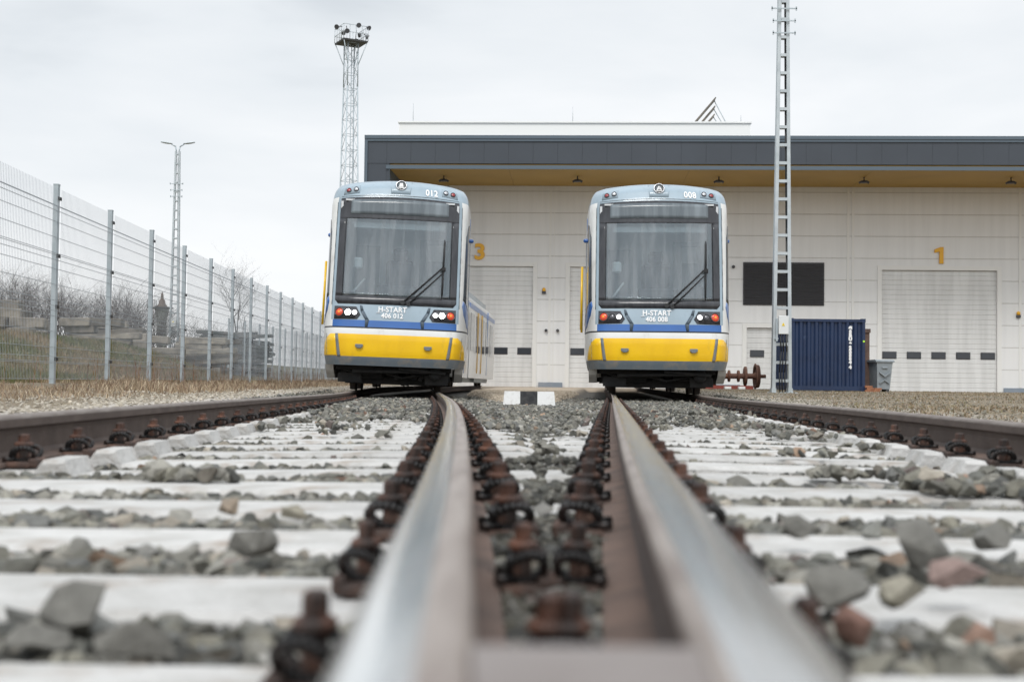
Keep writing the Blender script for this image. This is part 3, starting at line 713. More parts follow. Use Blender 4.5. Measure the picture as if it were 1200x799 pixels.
# loose large stones on the near sleepers
LS = [((290, 634), 2.05, .068, 'dark grey wedge shaped stone alone on the sleeper left of the left inner rail'),
      ((268, 592), 2.62, .062, 'flat brownish stone just beyond the dark wedge stone on the left'),
      ((345, 598), 2.55, .060, 'pale grey stone beside the curved inner rail on the left sleepers'),
      ((92, 728), 1.50, .072, 'largest blurred dark stone at the lower left corner of the frame'),
      ((42, 745), 1.44, .06, 'blurred dark stone at the left edge beside the largest one'),
      ((160, 765), 1.36, .070, 'blurred grey stone right of the largest lower left stone'),
      ((1057, 690), 1.62, .070, 'pale sandy stone standing on the right sleeper in the right foreground'),
      ((978, 688), 1.62, .074, 'rounded dark stone next to the right inner rail in the foreground'),
      ((1078, 645), 1.98, .085, 'broad dark stone behind the pale sandy stone on the right'),
      ((1020, 618), 2.35, .060, 'grey stone on the right sleepers behind the broad dark stone'),
      ((935, 618), 2.30, .058, 'peaked grey stone close to the right inner rail'),
      ((1160, 628), 2.20, .066, 'dark stone near the right edge of the frame'),
      ((1005, 742), 1.38, .045, 'rust brown stone at the foot of the right inner rail'),
      ((1120, 668), 1.72, .075, 'pinkish grey stone right of the pale sandy stone')]
for (pp, d, s, lab) in LS:
    p = pix(pp[0], pp[1], d); k = rng.integers(0, 30); Rm = rotmats(1, rng, .35)[0]
    Vv = (Rm@libA[k].T).T*s*1.15
    base_z = -.005
    Vv[:, 2] -= Vv[:, 2].min()
    cc = {'pale': (.27, .25, .20), 'pinkish': (.25, .18, .16), 'rust': (.16, .09, .07), 'flat': (.25, .20, .15), 'grey': (.2, .2, .18)}.get(lab.split()[0], (.15, .145, .13))
    o = npmesh('loose_stone', Vv, FA[k], M['stone'], color=np.tile(np.array([*cc, 1.0]), (len(Vv), 1)))
    o.location = (p.x, d, max(base_z, min(p.z-s*.35, .03))); tag(o, lab, 'stone', 'loose stones lying on the near sleepers')

# ------------------------------------------------------------------ grass
def blades(name, X, D, h, wd, lean, c0, label, rg, cvar=.3, cat='grass'):
    n = len(X); z = ground_z(X, D); a = rg.uniform(0, 2*np.pi, n)
    dx, dy = np.cos(a)*wd/2, np.sin(a)*wd/2; la = rg.uniform(0, 2*np.pi, n); ll = h*lean*rg.uniform(.2, 1, n)
    B = np.stack([X, D, z-.01], 1); V = np.zeros((n, 5, 3)); o1 = np.stack([dx, dy, np.zeros(n)], 1)
    mid = B+np.stack([np.cos(la)*ll*.35, np.sin(la)*ll*.35, h*.6], 1); tip = B+np.stack([np.cos(la)*ll, np.sin(la)*ll, h], 1)
    V[:, 0] = B-o1; V[:, 1] = B+o1; V[:, 2] = mid+o1*.7; V[:, 3] = mid-o1*.7; V[:, 4] = tip
    i = np.arange(n)*5
    T = np.concatenate([np.stack([i, i+1, i+2], 1), np.stack([i, i+2, i+3], 1), np.stack([i+3, i+2, i+4], 1)])
    cc = c0*rg.uniform(1-cvar, 1+cvar, (n, 1)); cc = np.repeat(np.concatenate([cc, np.ones((n, 1))], 1)[:, None], 5, 1)
    o = npmesh(name, V.reshape(-1, 3), T, M['blade'], color=cc.reshape(-1, 4))
    tag(o, label, cat, kind='stuff'); return o
rg = np.random.default_rng(21)
n = 70000
D = rg.uniform(0, 1, n)**1.3*46+7; u = rg.normal(size=n)*.95+.2
X = fence_x(D)+.45+u; dens = vnoise(X*1.6, D*1.2, 31)*.6+vnoise(X*.5, D*.4, 32)*.4
ok = (dens > .36) & (X < XLo(np.clip(D, 0, 60))-0.8-.7*rg.uniform(size=n)) & (X < fence_x(D)+2.1); X, D = X[ok], D[ok]; dens = dens[ok]
cs = np.array([(.27, .195, .125), (.38, .30, .205), (.20, .125, .085), (.46, .385, .28)])[rg.choice(4, len(X), p=[.35, .3, .2, .15])]
blades('dry_grass', X, D, rg.uniform(.03, .17, len(X))*(dens*1.5)**2, .005+.0002*D, 1.1, cs, 'dry straw coloured grass along the foot of the mesh fence', rg, .45)
n = 1500
D = rg.uniform(10, 48, n); X = fence_x(D)+rg.normal(size=n)*.3; dens = vnoise(X*.8, D*1.4, 41); ok = dens > .55; X, D = X[ok], D[ok]
cs = np.array([(.20, .115, .08), (.25, .16, .10)])[rg.choice(2, len(X))]
blades('dry_weeds', X, D, rg.uniform(.15, .65, len(X)), .008, .25, cs, 'tall reddish brown dead weeds between the fence posts', rg, cat='weeds')
n = 90000
D = 9+rg.uniform(size=n)**1.2*50; X = bank_x(D)+1.0-rg.uniform(size=n)**.9*8.5; dens = vnoise(X*.7, D*.6, 51)*.6+vnoise(X*2, D*2, 52)*.4
ok = (np.abs(X) < .46*D+2); X, D, dens = X[ok], D[ok], dens[ok]
ci = np.where(dens > .55, 0, np.where(dens > .42, 1, 2)); cs = np.array([(.095, .105, .035), (.15, .13, .06), (.21, .155, .09)])[ci]
blades('bank_grass', X, D, rg.uniform(.05, .19, len(X)), .008+.0003*D, .7, cs, 'patchy green and brown winter grass on the bank behind the fence', rg)
n = 42000
D = 6+rg.uniform(size=n)**1.1*48; X = XRo(np.clip(D, 0, 66))+.9+rg.uniform(size=n)*np.clip(.43*D, 2, 16); dens = vnoise(X*.9, D*.7, 61)*.55+vnoise(X*3, D*3, 62)*.45
ok = (dens > .47) & (X < .45*D+1); X, D, dens = X[ok], D[ok], dens[ok]
cs = np.array([(.20, .145, .09), (.16, .14, .065), (.33, .26, .18)])[rg.choice(3, len(X), p=[.45, .25, .3])]
blades('yard_grass', X, D, rg.uniform(.01, .05, len(X)), .010+.0003*D, 1.2, cs, 'short trampled dry grass on the yard before the container', rg)
# fine pale gravel on the strips outside the rails
n = 20000
D = 3+rg.uniform(size=n)**1.2*45; sd = rg.uniform(size=n) < .5
X = np.where(sd, XLo(np.clip(D, 0, 60))-.5-rg.uniform(size=n)**2.2*1.5, XRo(np.clip(D, 0, 66))+.5+rg.uniform(size=n)**2.2*6)
ok = np.abs(X) < .45*D+1.2; X, D = X[ok], D[ok]
Vv, Ff, Cc = stones(np.stack([X, D, ground_z(X, D)+.004], 1), rg.uniform(.012, .04, len(X)), libB, FB, rg)
Cc[:, :3] = Cc[:, :3]*.8+np.where(np.repeat(sd[ok], len(libB[0]))[:, None], np.array([.26, .225, .18]), np.array([.10, .085, .06]))
o = npmesh('pale_gravel', Vv, Ff, M['stone'], color=Cc); tag(o, 'pale fine gravel scattered outside the outer rails', 'gravel', kind='stuff')
# sandy pebbles between the tracks
n = 9000
D = 17.5+rg.uniform(size=n)*22; X = XLi(D)+.9+rg.uniform(size=n)*(XRi(D)-XLi(D)-1.8)
Vv, Ff, Cc = stones(np.stack([X, D, ground_z(X, D)+.004], 1), rg.uniform(.015, .05, n), libB, FB, rg)
Cc[:, :3] = Cc[:, :3]*.5+np.array([.36, .30, .23])*.95
o = npmesh('sand_pebbles', Vv, Ff, M['stone'], color=Cc); tag(o, 'tan pebbles on the sandy strip between both trams', 'gravel', kind='stuff')

# ------------------------------------------------------------------ fences
def wire_panel(L_, H):
    b = MB(); nv = int(L_/.05)
    def wb(x0, x1, y, z0, z1, r=.0014): b.bx(x0, x1, y-r, y+r, z0, z1)
    folds = [.30, .95, 1.60, H-.25]
    for i in range(1, nv):
        x = i*L_/nv; wb(x-.0020, x+.0020, 0, .04, H)
    z = .05
    hs = [.05+.2*k for k in range(int((H-.1)/.2)+1)]
    for z in hs: wb(0.0, L_, .006, z-.003, z+.003, .003)
    for z in folds:
        wb(0.0, L_, .018, z-.035, z-.029, .003); wb(0.0, L_, .018, z+.029, z+.035, .003)
    return b
def make_fence(name, pts, H, label, near=0):
    root = empty(name, (pts[0][0], pts[0][1], pts[0][2])); tag(root, label, 'fence')
    o0 = Vector(pts[0])
    pm = MB(); pm.bx(-.04, .04, -.03, .03, -.3, H+.03); pm.bx(-.043, .043, -.033, .033, H+.032, H+.05)
    pmesh = pm.mesh('post', M['galv'])
    cmesh = MB().bx(-.064, .064, -.05, -.033, 0, .045, 0, .005).mesh('clamp', M['fbracket'])
    L_ = (Vector(pts[1])-Vector(pts[0])).length
    pan = wire_panel(L_-.02, H-.02).mesh('mesh_panel', M['wire'])
    for i, p in enumerate(pts):
        q = pts[i+1] if i+1 < len(pts) else None
        pr = q or pts[i-1]
        dv = (Vector(pr)-Vector(p))*(1 if q else -1); ang = math.atan2(dv.y, dv.x)
        o = bpy.data.objects.new('post', pmesh); col.objects.link(o); o.parent = root; o.location = Vector(p)-o0; o.rotation_euler = (0, 0, ang)
        for z in (.28, .95, 1.6, H-.16):
            c = bpy.data.objects.new('clamp', cmesh); col.objects.link(c); c.parent = o; c.location = (0, 0, z)
        if q:
            m = bpy.data.objects.new('mesh_panel', pan); col.objects.link(m); m.parent = root
            m.location = Vector(p)-o0+Vector((math.cos(ang)*.01, math.sin(ang)*.01, 0))+Vector((math.sin(ang)*.05, -math.cos(ang)*.05, 0))
            m.rotation_euler = (0, -math.asin(max(-1, min(1, dv.z/dv.length))), ang)
    return root
pts = []
for i in range(-3, 19):
    d = 16.4+2.5*i; x = fence_x(d); pts.append((x, d, .215))
make_fence('mesh_fence', pts, 2.50, 'tall galvanised wire mesh fence receding along the left side of the tracks')
pts = []
for i in range(10):
    d = 51.5+2.5*i; x = -11.4+.05*(d-51.5); pts.append((x, d, float(ground_z(x, d))))
make_fence('mesh_fence', pts, 2.45, 'second wire mesh fence far behind the tall one, left of the tram')

# ------------------------------------------------------------------ beams, bushes and tower behind the fence
def beam_mesh(L_, w_, h_, m, name):
    b = MB(); b.box((0, 0, h_/2), (L_, w_, h_), 0, None, .025)
    return b.mesh(name, m)
BM = [beam_mesh(2.3, .28, .19, M['beam'], 'concrete_beam'), beam_mesh(1.6, .32, .24, M['beam'], 'concrete_beam'), beam_mesh(.9, .38, .26, M['beam'], 'concrete_beam')]
BD = [beam_mesh(3.0, .26, .14, M['beam_dark'], 'timber_beam'), beam_mesh(2.4, .3, .15, M['beam_dark'], 'timber_beam')]
def pile(px0, px1, d, ytop, profile, lib, name, lab, cat, group, layer=.21, rows_=2, seed=1, tilt=.1):
    rr = random.Random(seed)
    xa = pix(px0, 420, d).x; xb = pix(px1, 420, d).x; Wd = xb-xa
    for row in range(rows_):
        y = d+row*.75
        zb = min(float(ground_z(xa, y)), float(ground_z(xb, y)))+.02
        H = pix((px0+px1)/2, ytop, d).z-zb
        nl = max(1, int(H/layer))
        for k in range(nl):
            x = xa+rr.uniform(-.2, .2)
            while x < xb:
                lb = rr.choice(lib); Lb = lb.vertices and max(v.co.x for v in lb.vertices)*2
                t = (x+Lb/2-xa)/Wd
                if profile(t) < (k+.6)/nl or rr.random() < .08: x += Lb*.6; continue
                if x+Lb > xb+.5: break
                o = bpy.data.objects.new(name, lb); col.objects.link(o)
                o.location = (x+Lb/2, y+rr.uniform(-.12, .12), zb+k*layer); o.rotation_euler = (rr.uniform(-.05, .05), rr.uniform(-.06, .06), rr.uniform(-tilt, tilt))
                tag(o, lab, cat, group); x += Lb+rr.uniform(.0, .12)
pile(-25, 55, 33, 345, lambda t: 1.05-.62*max(0, t-.25)*1.3, BM[1:], 'concrete_block', 'weathered concrete block in the tall stepped stack at the far left behind the fence', 'concrete block', 'blocks in the far left stack', .25, 2, 3, .3)
pile(70, 150, 39, 374, lambda t: .75+.35*math.sin(t*3.1), BM, 'concrete_block', 'weathered concrete beam in the stack behind the second fence post', 'concrete beam', 'beams in the second stack', .2, 2, 4)
pile(134, 200, 40, 383, lambda t: 1.0-.25*t, BM[:2], 'concrete_block', 'long grey concrete beam in the low stack between the third post and the lamp mast', 'concrete beam', 'beams left of the lamp mast', .2, 2, 6)
pile(205, 262, 44, 393, lambda t: .95, BM[:2], 'concrete_block', 'long brownish concrete beam in the flat stack right of the lamp mast', 'concrete beam', 'beams right of the lamp mast', .17, 2, 8)
pile(235, 322, 56, 383, lambda t: 1.0-.1*t, BD, 'stacked_timber', 'dark timber in the flat topped stack before the bare tree', 'timber', 'dark stacked timbers', .15, 2, 9, .06)

def branchy(seed, height, stems, spread, depth=4, r0=.03, up=.35):
    rr = random.Random(seed); b = MB()
    def grow(p, dr, ln, r, lv):
        segs = 3; q = p
        for s_ in range(segs):
            dr = (dr+Vector((rr.gauss(0, .13), rr.gauss(0, .13), rr.gauss(0, .06)+.03))).normalized()
            q2 = q+dr*ln/segs; r2 = r*.82
            b.tube(q, q2, r, r2, 3 if lv < depth-1 else 4, 0, False, False)
            if lv > 0 and (s_ > 0 or lv < depth-1):
                for _ in range(rr.choice((1, 2))):
                    a = rr.uniform(0, 6.28); tilt = rr.uniform(.45, .95)
                    side = Vector((math.cos(a), math.sin(a), 0)); nd = (dr*math.cos(tilt)+side*math.sin(tilt)+Vector((0, 0, up*.3))).normalized()
                    grow(q2, nd, ln*rr.uniform(.5, .72), r2*.62, lv-1)
            q = q2; r = r2
        return q
    for k in range(stems):
        a = rr.uniform(0, 6.28); sp = rr.uniform(.1, 1)*spread
        d = Vector((math.cos(a)*sp*.5, math.sin(a)*sp*.3, 1)).normalized()
        grow(Vector((math.cos(a)*sp*.35, math.sin(a)*sp*.35, -.05)), d, height*rr.uniform(.6, .8), r0*rr.uniform(.8, 1.1), depth-1)
    return b
BUSH = [branchy(s, 2.6, 8, 1.8, 4, .035).mesh('bare_bush', M['bark']) for s in (1, 2, 3, 4)]
blist = [(8, 44, 335), (30, 47, 338), (-15, 42, 330), (52, 50, 340), (75, 52, 352), (98, 54, 356), (118, 56, 358), (140, 58, 350), (160, 60, 362), (183, 60, 372), (178, 58, 366), (222, 60, 380), (235, 62, 386), (42, 40, 350), (108, 49, 364), (20, 52, 342), (64, 57, 350), (88, 60, 352), (130, 62, 356), (152, 64, 352), (0, 46, 345), (25, 49, 352), (60, 46, 362), (85, 48, 368), (125, 50, 370), (148, 51, 366), (165, 53, 372), (192, 62, 374), (208, 63, 384), (245, 64, 388)]
for i, (px, d, yt) in enumerate(blist):
    p = pix(px, yt, d); zb = float(ground_z(p.x, d)); h = p.z-zb
    o = bpy.data.objects.new('bare_bush', BUSH[i % 4]); col.objects.link(o); o.location = (p.x, d, zb)
    s = h/2.55; o.scale = (s*1.05, s*1.05, s); o.rotation_euler = (0, 0, i*1.7)
    bl = ('leafless bush behind the far left stepped block stack' if px < 45 else 'leafless bush between the first and second fence posts' if px < 120 else 'leafless bush behind the beams between the second and third fence posts' if px < 172 else 'leafless bush around the foot of the small round tower' if px < 200 else 'low leafless bush right of the lamp mast')
    tag(o, bl, 'bush', bl.replace('leafless bush', 'bushes').replace('low bushes', 'low bushes'))
root = empty('bare_tree', (pix(275, 400, 66).x, 66, float(ground_z(pix(275, 400, 66).x, 66)))); tag(root, 'leafless young tree with fine upright branches behind the dark timber stack', 'tree')
tm = MB(); tm.tube((0, 0, -.1), (.05, 0, 1.1), .11, .08, 8); tm.build('trunk', M['bark'], root)
for s in (5,):
    cb = branchy(s+20, 4.3, 5, .8, 5, .05, .6); o = cb.build('crown', M['bark'], root); o.location = (.05, 0, 1.0)
root.scale = (.78, .78, .80)
# round pale tower with pointed cap
d = 90; p = pix(189, 400, d); zb = float(ground_z(p.x, d)); root = empty('old_tower', (p.x, d, zb)); tag(root, 'small round tower with railed platform and pointed brown cap on the skyline', 'tower')
zt = pix(189, 361, d).z-zb; ztop = pix(189, 343, d).z-zb
b = MB(); b.lathe((0, 0, 0), (0, 0, 1), [(.34, 0), (.33, zt-.9), (.48, zt-.25), (.48, zt-.05)], 16); b.build('shaft', M['watertower'], root)
b = MB(); b.lathe((0, 0, zt-.05), (0, 0, 1), [(.75, 0), (.78, .1), (.7, .12)], 16); b.bx(-.95, .75, -.3, .3, zt-.04, zt+.02)
for a in range(8):
    b.tube((-.8+a*.05, .25*math.cos(a), zt), (-.8+a*.05, .25*math.cos(a), zt+.55), .015, n=4)
b.path([(-.95, -.28, zt+.55), (-.4, -.28, zt+.55)], .02, 4); b.path([(-.95, -.28, zt), (-.95, -.28, zt+.55)], .02, 4); b.build('platform', M['fbracket'], root)
b = MB(); b.lathe((0, 0, zt+.05), (0, 0, 1), [(.40, 0), (.34, .12), (.24, .26), (.20, .5), (.12, .58), (.08, ztop-zt-.15), (0, ztop-zt+.05)], 14); b.build('cap', M['towercap'], root)

# ------------------------------------------------------------------ masts and floodlight tower
def ladder_mast(loc, H, label, cabinet):
    root = empty('lamp_mast', loc); tag(root, label, 'lamp mast')
    w0, w1 = .40, .16
    def hw(z): return (w0+(w1-w0)*z/H)/2
    for s in (-1, 1):
        b = MB(); n_ = 8
        V = []
        for z in (-.1, H):
            x = s*hw(max(z, 0)); V += [(x-.04, -.10+.04*z/H, z), (x+.04, -.10+.04*z/H, z), (x+.04, .10-.04*z/H, z), (x-.04, .10-.04*z/H, z)]
        b.add(V, [(0, 1, 5, 4), (1, 2, 6, 5), (2, 3, 7, 6), (3, 0, 4, 7), (0, 3, 2, 1), (4, 5, 6, 7)])
        b.bx(s*hw(0)-.055, s*hw(0)+.055, -.12, .12, -.05, .12); b.build('leg', M['galv_light'], root)
    z = .3; k = 0
    rm = []
    while z < H-.1:
        b = MB(); h_ = hw(z)-.041; b.bx(-h_, h_, -.085, .085, z-.035, z+.035); b.build('rung', M['galv_light'], root); z += .44
    for z in (H-2.15, H-1.85, H-1.55):
        b = MB(); ww = .31 if z > H-1.7 else .28
        b.bx(-ww, ww, -.12, -.103, z-.015, z+.015); b.bx(-ww, -ww+.03, -.12, -.1, z-.05, z+.05); b.bx(ww-.03, ww, -.12, -.1, z-.05, z+.05); b.build('cross_bar', M['galv'], root)
    for s in (-1, 1):
        b = MB(); b.path([(s*.05, 0, H-.1), (s*.1, 0, H+.22), (s*.3, 0, H+.34)], .03, 8); b.build('bracket_arm', M['galv'], root)
        b = MB(); V = []
        for t in range(7):
            x = .26+t*.09; r = .07*math.sin(math.pi*(t+.6)/7.4)+.02
            for a in range(10): V.append((s*x, math.cos(a*.6283)*r*1.2, H+.36+t*.012+math.sin(a*.6283)*r*.55))
        b.add(V, [(t*10+a, t*10+(a+1) % 10, (t+1)*10+(a+1) % 10, (t+1)*10+a) for t in range(6) for a in range(10)]+[tuple(range(10)), tuple(60+a for a in range(10))], 0, True)
        b.build('lamp_head', M['galv_light'], root)
    if cabinet:
        b = MB(); b.bx(-.11, .13, -.20, -.11, 1.42, 1.86, 0, .01); cbn = b.build('control_cabinet', M['box_white'], root)
        b = MB(); b.prism([(-.04, 1.62), (.04, 1.62), (0, 1.70)], -.206, -.2005); b.build('warning_sign', M['warn'], cbn)
        b = MB()
        for x, dz in ((-.06, 0), (.0, .03), (.07, -.02)):
            b.path([(x, -.15, 1.42), (x+.02, -.16, 1.0), (x-.02, -.15, .5), (x, -.13, 0)], .016, 6)
        b.path([(.13, .0, 1.8), (.10, .0, 4), (.06, 0, 7), (.03, 0, H-.3)], .02, 6); b.build('cable', M['cable'], root)
        b = MB(); b.bx(-.16, -.12, -.14, -.10, 1.25, 1.8); b.bx(-.20, -.1, -.13, -.11, 1.30, 1.33); b.build('hasp', M['galv'], root)
    b = MB()
    b.bx(-.32, .38, -.16, .16, -.12, .02, 0, .01); b.build('base_plate', M['galv'], root)
p = pix(915.5, 461, 31); ladder_mast((p.x, 31, .10), 10.9, 'tall galvanised ladder shaped lamp mast with white cabinet before the blue container', True)
d = 60; p = pix(203.5, 412, d); zb = float(ground_z(p.x, d)); ladder_mast((p.x, d, zb), pix(204, 170, d).z-zb-.3, 'slender ladder shaped mast with two lamp heads on the bank behind the fence', True)

d = 85; p = pix(406, 400, d); zb = float(ground_z(p.x, d)); zt = pix(409, 51.5, d).z-zb
root = empty('floodlight_tower', (p.x, d, zb), (0, 0, R(28))); tag(root, 'tall lattice floodlight tower with round lamps behind the left tram', 'floodlight tower')
Wb, Wt = .62, .36
def cor(z, i): h_ = Wb+(Wt-Wb)*min(1, z/zt*1.15); h_ = max(h_, Wt); return Vector((h_*(1, -1, -1, 1)[i], h_*(1, 1, -1, -1)[i], z))
for i in range(4):
    b = MB(); b.tube(cor(0, i), cor(zt*.87, i), .055, .045, 6); b.tube(cor(zt*.87, i), cor(zt, i), .045, .045, 6); b.build('leg', M['galv'], root)
b = MB(); nseg = 22
for k in range(nseg):
    z0, z1 = zt*k/nseg, zt*(k+1)/nseg
    for i in range(4):
        j = (i+1) % 4
        b.tube(cor(z1, i), cor(z1, j), .018, n=4); b.tube(cor(z0, i) if k % 2 else cor(z0, j), cor(z1, j) if k % 2 else cor(z1, i), .018, n=4)
b.build('bracing', M['galv'], root)
b = MB(); 
for s in (-.1, .1): b.tube((s+.25, .3, 0), (s+.25, .3, zt), .03, n=5)
for k in range(60): b.tube((.15, .3, zt*k/60), (.35, .3, zt*k/60), .015, n=4)
b.build('ladder', M['galv'], root)
PH = .86
b = MB(); b.bx(-PH, PH, -PH, PH, zt, zt+.10); b.build('platform', M['fbracket'], root)
b = MB()
for s in (-1, 1):
    for t in (-1, 1): b.tube((s*PH*.95, t*PH*.95, zt), (s*Wt, t*Wt, zt-1.5), .03, n=5)
b.build('strut', M['galv'], root)
b = MB()
for k in range(4):
    a0 = [(-1, -1), (1, -1), (1, 1), (-1, 1)][k]; a1 = [(-1, -1), (1, -1), (1, 1), (-1, 1)][(k+1) % 4]
    for h_ in (.55, 1.05): b.tube((a0[0]*PH, a0[1]*PH, zt+h_), (a1[0]*PH, a1[1]*PH, zt+h_), .022, n=4)
    for t in range(4):
        f_ = t/4; x = (a0[0]+(a1[0]-a0[0])*f_)*PH; y = (a0[1]+(a1[1]-a0[1])*f_)*PH; b.tube((x, y, zt+.1), (x, y, zt+1.05), .022, n=4)
b.build('railing', M['galv_light'], root)
for (x, y, z, ax) in [(-1.35, -.6, 1.15, (-.8, -.7, -.5)), (-.75, -1.1, .85, (-.2, -1, -.6)), (.15, -1.05, 1.35, (0, -1, -.5)), (1.0, -.9, 1.3, (.5, -1, -.6)), (1.35, .2, .95, (1, -.3, -.6)), (.3, -.2, .5, (.2, -1, -.8)), (-.3, .9, 1.2, (0, 1, -.5)), (1.0, .9, 1.2, (1, .6, -.5))]:
    b = MB(); A = Vector(ax).normalized(); x *= .92; y *= .92; c = Vector((x, y, zt+z-.32)); b.lathe(c, A, [(.06, -.2), (.09, -.14), (.165, 0), (.17, .03)], 14); b.tube(c-A*.1, Vector((max(-PH, min(PH, x)), max(-PH, min(PH, y)), zt+.9)), .03, n=5)
    b.build('flood_lamp', M['louvre'], root)

# ------------------------------------------------------------------ depot building
TH = R(3.1); BD0 = 66.0
bld = empty('depot_building', (0, BD0, 0), (0, 0, -TH)); tag(bld, 'long cream depot hall with slate canopy, ochre soffit and numbered roller doors', 'building')
XB0, XB1 = -6.85, 46.0; CAN = 5.3; ZS, ZF = 10.42, 11.95
doors = [(-4.65, 1.05, .04, 6.25), (2.95, 8.65, .04, 6.25), (18.8, 24.55, .0, 6.2), (26.9, 29.2, 0, 2.3), (33, 38.7, 0, 6.2)]
small = (12.0, 14.4, .08, 3.2)
openings = doors+[small]
# wall with real door openings: slabs between
b = MB(); zt_ = ZS+.4
edges = sorted([XB0+.6]+[v for o_ in openings for v in (o_[0], o_[1])]+[XB1])
for a0, a1 in zip(edges[:-1], edges[1:]):
    mo = [o_ for o_ in openings if abs(o_[0]-a0) < 1e-6]
    z0 = mo[0][3] if mo else -.3
    b.bx(a0, a1, 0, .25, z0, zt_)
b.build('wall', M['wall'], bld)
for (a0, a1) in [(1.1, 2.9), (8.7, 11.95), (14.45, 18.75), (24.6, 26.85), (29.3, 32.9)]: MB().bx(a0+.28, a1-.28, -.06, -.004, -.1, .28).build('plinth', M['plinth'], bld)
for x, w_ in ((1.92, .06), (10.35, .06), (17.1, .06), (17.35, .06), (25.7, .06), (31.0, .06), (2.12, .02)): MB().bx(x-w_, x+w_, -.03, -.003, .3, ZS).build('joint_strip', M['door_surround'], bld)
def sect_door(a0, a1, z0, z1, wins, dark=False):
    P = []; z = z0; n_ = int(round((z1-z0)/.25)); st = (z1-z0)/n_
    for k in range(n_):
        P += [(0.0, z0+k*st+.012), (0.0, z0+(k+1)*st-.03), (.022, z0+(k+1)*st-.012)]
    b = MB(); poly = [(.12+y, z) for y, z in P]; poly = [(.12, z0)]+poly+[(.20, z1-.0), (.20, z0)]
    b.prism(poly, a0+.002, a1-.002, 0, 'yz')
    d_ = b.build('roller_door', M['doorwin'] if dark else M['rolldoor'], bld)
    for x in wins:
        b = MB(); b.bx(x-.36, x+.36, .085, .118, 1.70, 2.06, 0, .02); b.bx(x-.32, x+.32, .070, .084, 1.74, 2.02, 1)
        b.build('window', [M['louvre'], M['doorwin']], d_)
    b = MB(); f_ = .22
    b.bx(a0-f_, a0-.002, -.05, -.003, z0-.0, z1+f_); b.bx(a1+.002, a1+f_, -.05, -.003, z0-.0, z1+f_); b.bx(a0, a1, -.05, -.003, z1+.002, z1+f_)
    b.build('door_frame', M['door_surround'], bld)
for i, (a0, a1, z0, z1) in enumerate(doors):
    if i == 3: sect_door(a0, a1, z0, z1, []); continue
    wd = (a1-a0)/5; sect_door(a0, a1, z0, z1, [a0+wd*(k+.36+.07*k) if False else a0+.42+k*(a1-a0-.84)/4 for k in range(5)])
sect_door(*small, [small[0]+.55, small[0]+1.75])
b = MB(); b.bx(27.0, 29.1, .02, .08, 0, 2.28); b.build('dark_door_leaf', M['strip'], bld)
# louvre
b = MB(); x0, x1, z0, z1 = 11.8, 15.9, 4.35, 6.55
b.bx(x0, x1, -.05, -.004, z0, z1, 0)
for k in range(26): 
    z = z0+.04+k*(z1-z0-.08)/26; b.box(((x0+x1)/2, -.075, z+.03), (x1-x0-.08, .06, .02), 0, Matrix.Rotation(R(35), 3, 'X'))
b.build('louvre_panel', M['louvre'], bld)
# canopy
b = MB(); b.bx(XB0, XB1, -CAN, 22, ZS+.25, ZF-.1); 
b.bx(XB0, XB0+1.15, -CAN+.02, .9, -.2, ZS+.25)      # wing wall
b.build('canopy', M['fascia'], bld)
b = MB(); b.bx(XB0+1.17, XB1-.1, -CAN+.12, -.004, ZS, ZS+.245); b.build('soffit', M['soffit'], bld)
b = MB(); b.bx(XB0+.1, XB1, -CAN-.06, -CAN-.003, ZF-.22, ZF+.02); b.bx(XB0+1.0, XB1, -CAN-.06, -CAN-.003, ZS-.02, ZS+.16); b.bx(XB0-.05, XB0+.098, -CAN-.06, -CAN-.003, -.2, ZF+.02)
b.bx(XB0+1.15, XB0+1.166, -CAN-.05, -.1, 0, ZS+.15); b.bx(XB0-.05, XB1, -CAN-.1, 22, ZF-.098, ZF+.06); b.build('fascia_trim', M['fascia_trim'], bld)
for x in (-3.3, 3.3, 10.2, 17.2, 24.2):
    b = MB(); b.tube((x, -3.2, ZS), (x, -3.2, ZS-.14), .03); b.lathe((x, -3.2, ZS-.14), (0, 0, -1), [(.05, 0), (.10, .05), (.17, .14)], 12)
    for s in (-1, 1): b.box((x+s*.16, -3.2, ZS-.24), (.18, .12, .10), 0, Matrix.Rotation(s*.5, 3, 'Y'))
    b.build('spotlight', M['louvre'], bld)
for x, z in ((1.75, 2.95), (2.35, 2.95), (9.9, 9.1), (11.3, 6.3)): MB().lathe((x, -.01, z), (0, -1, 0), [(.08, 0), (.08, .12), (.05, .16)], 10).build('wall_sensor', M['louvre'], bld)
for (x, z) in ((1.62, 4.95), (25.6, 3.95), (9.9, 4.95)):
    b = MB(); b.bx(x-.1, x+.1, -.12, -.004, z-.12, z+.02); ho = b.build('signal_lamp', M['louvre'], bld)
    b = MB(); b.lathe((x, -.06, z+.02), (0, 0, 1), [(.09, 0), (.09, .12), (.04, .18)], 12); b.build('lens', M['number'], ho)

def text_mesh(txt, size, extrude, font_off=0.0, spacing=1.0, bold=0.0, align='CENTER'):
    cu = bpy.data.curves.new('t', 'FONT'); cu.body = txt; cu.size = size; cu.extrude = extrude; cu.align_x = align; cu.align_y = 'CENTER'
    cu.space_character = spacing; cu.offset = bold; cu.resolution_u = 4
    o = bpy.data.objects.new('t', cu); col.objects.link(o); bpy.context.view_layer.update()
    dg = bpy.context.evaluated_depsgraph_get(); me = bpy.data.meshes.new_from_object(o.evaluated_get(dg))
    bpy.data.objects.remove(o); bpy.data.curves.remove(cu); return me
def add_text(txt, size, ext, loc, rot, m, parent, name='lettering', spacing=1.0, bold=0.0, sx=1.0):
    me = text_mesh(txt, size, ext, 0, spacing, bold); me.materials.clear(); me.materials.append(m)
    o = bpy.data.objects.new(name, me); col.objects.link(o); o.parent = parent; o.location = loc; o.rotation_euler = rot; o.scale = (sx, 1, 1); return o
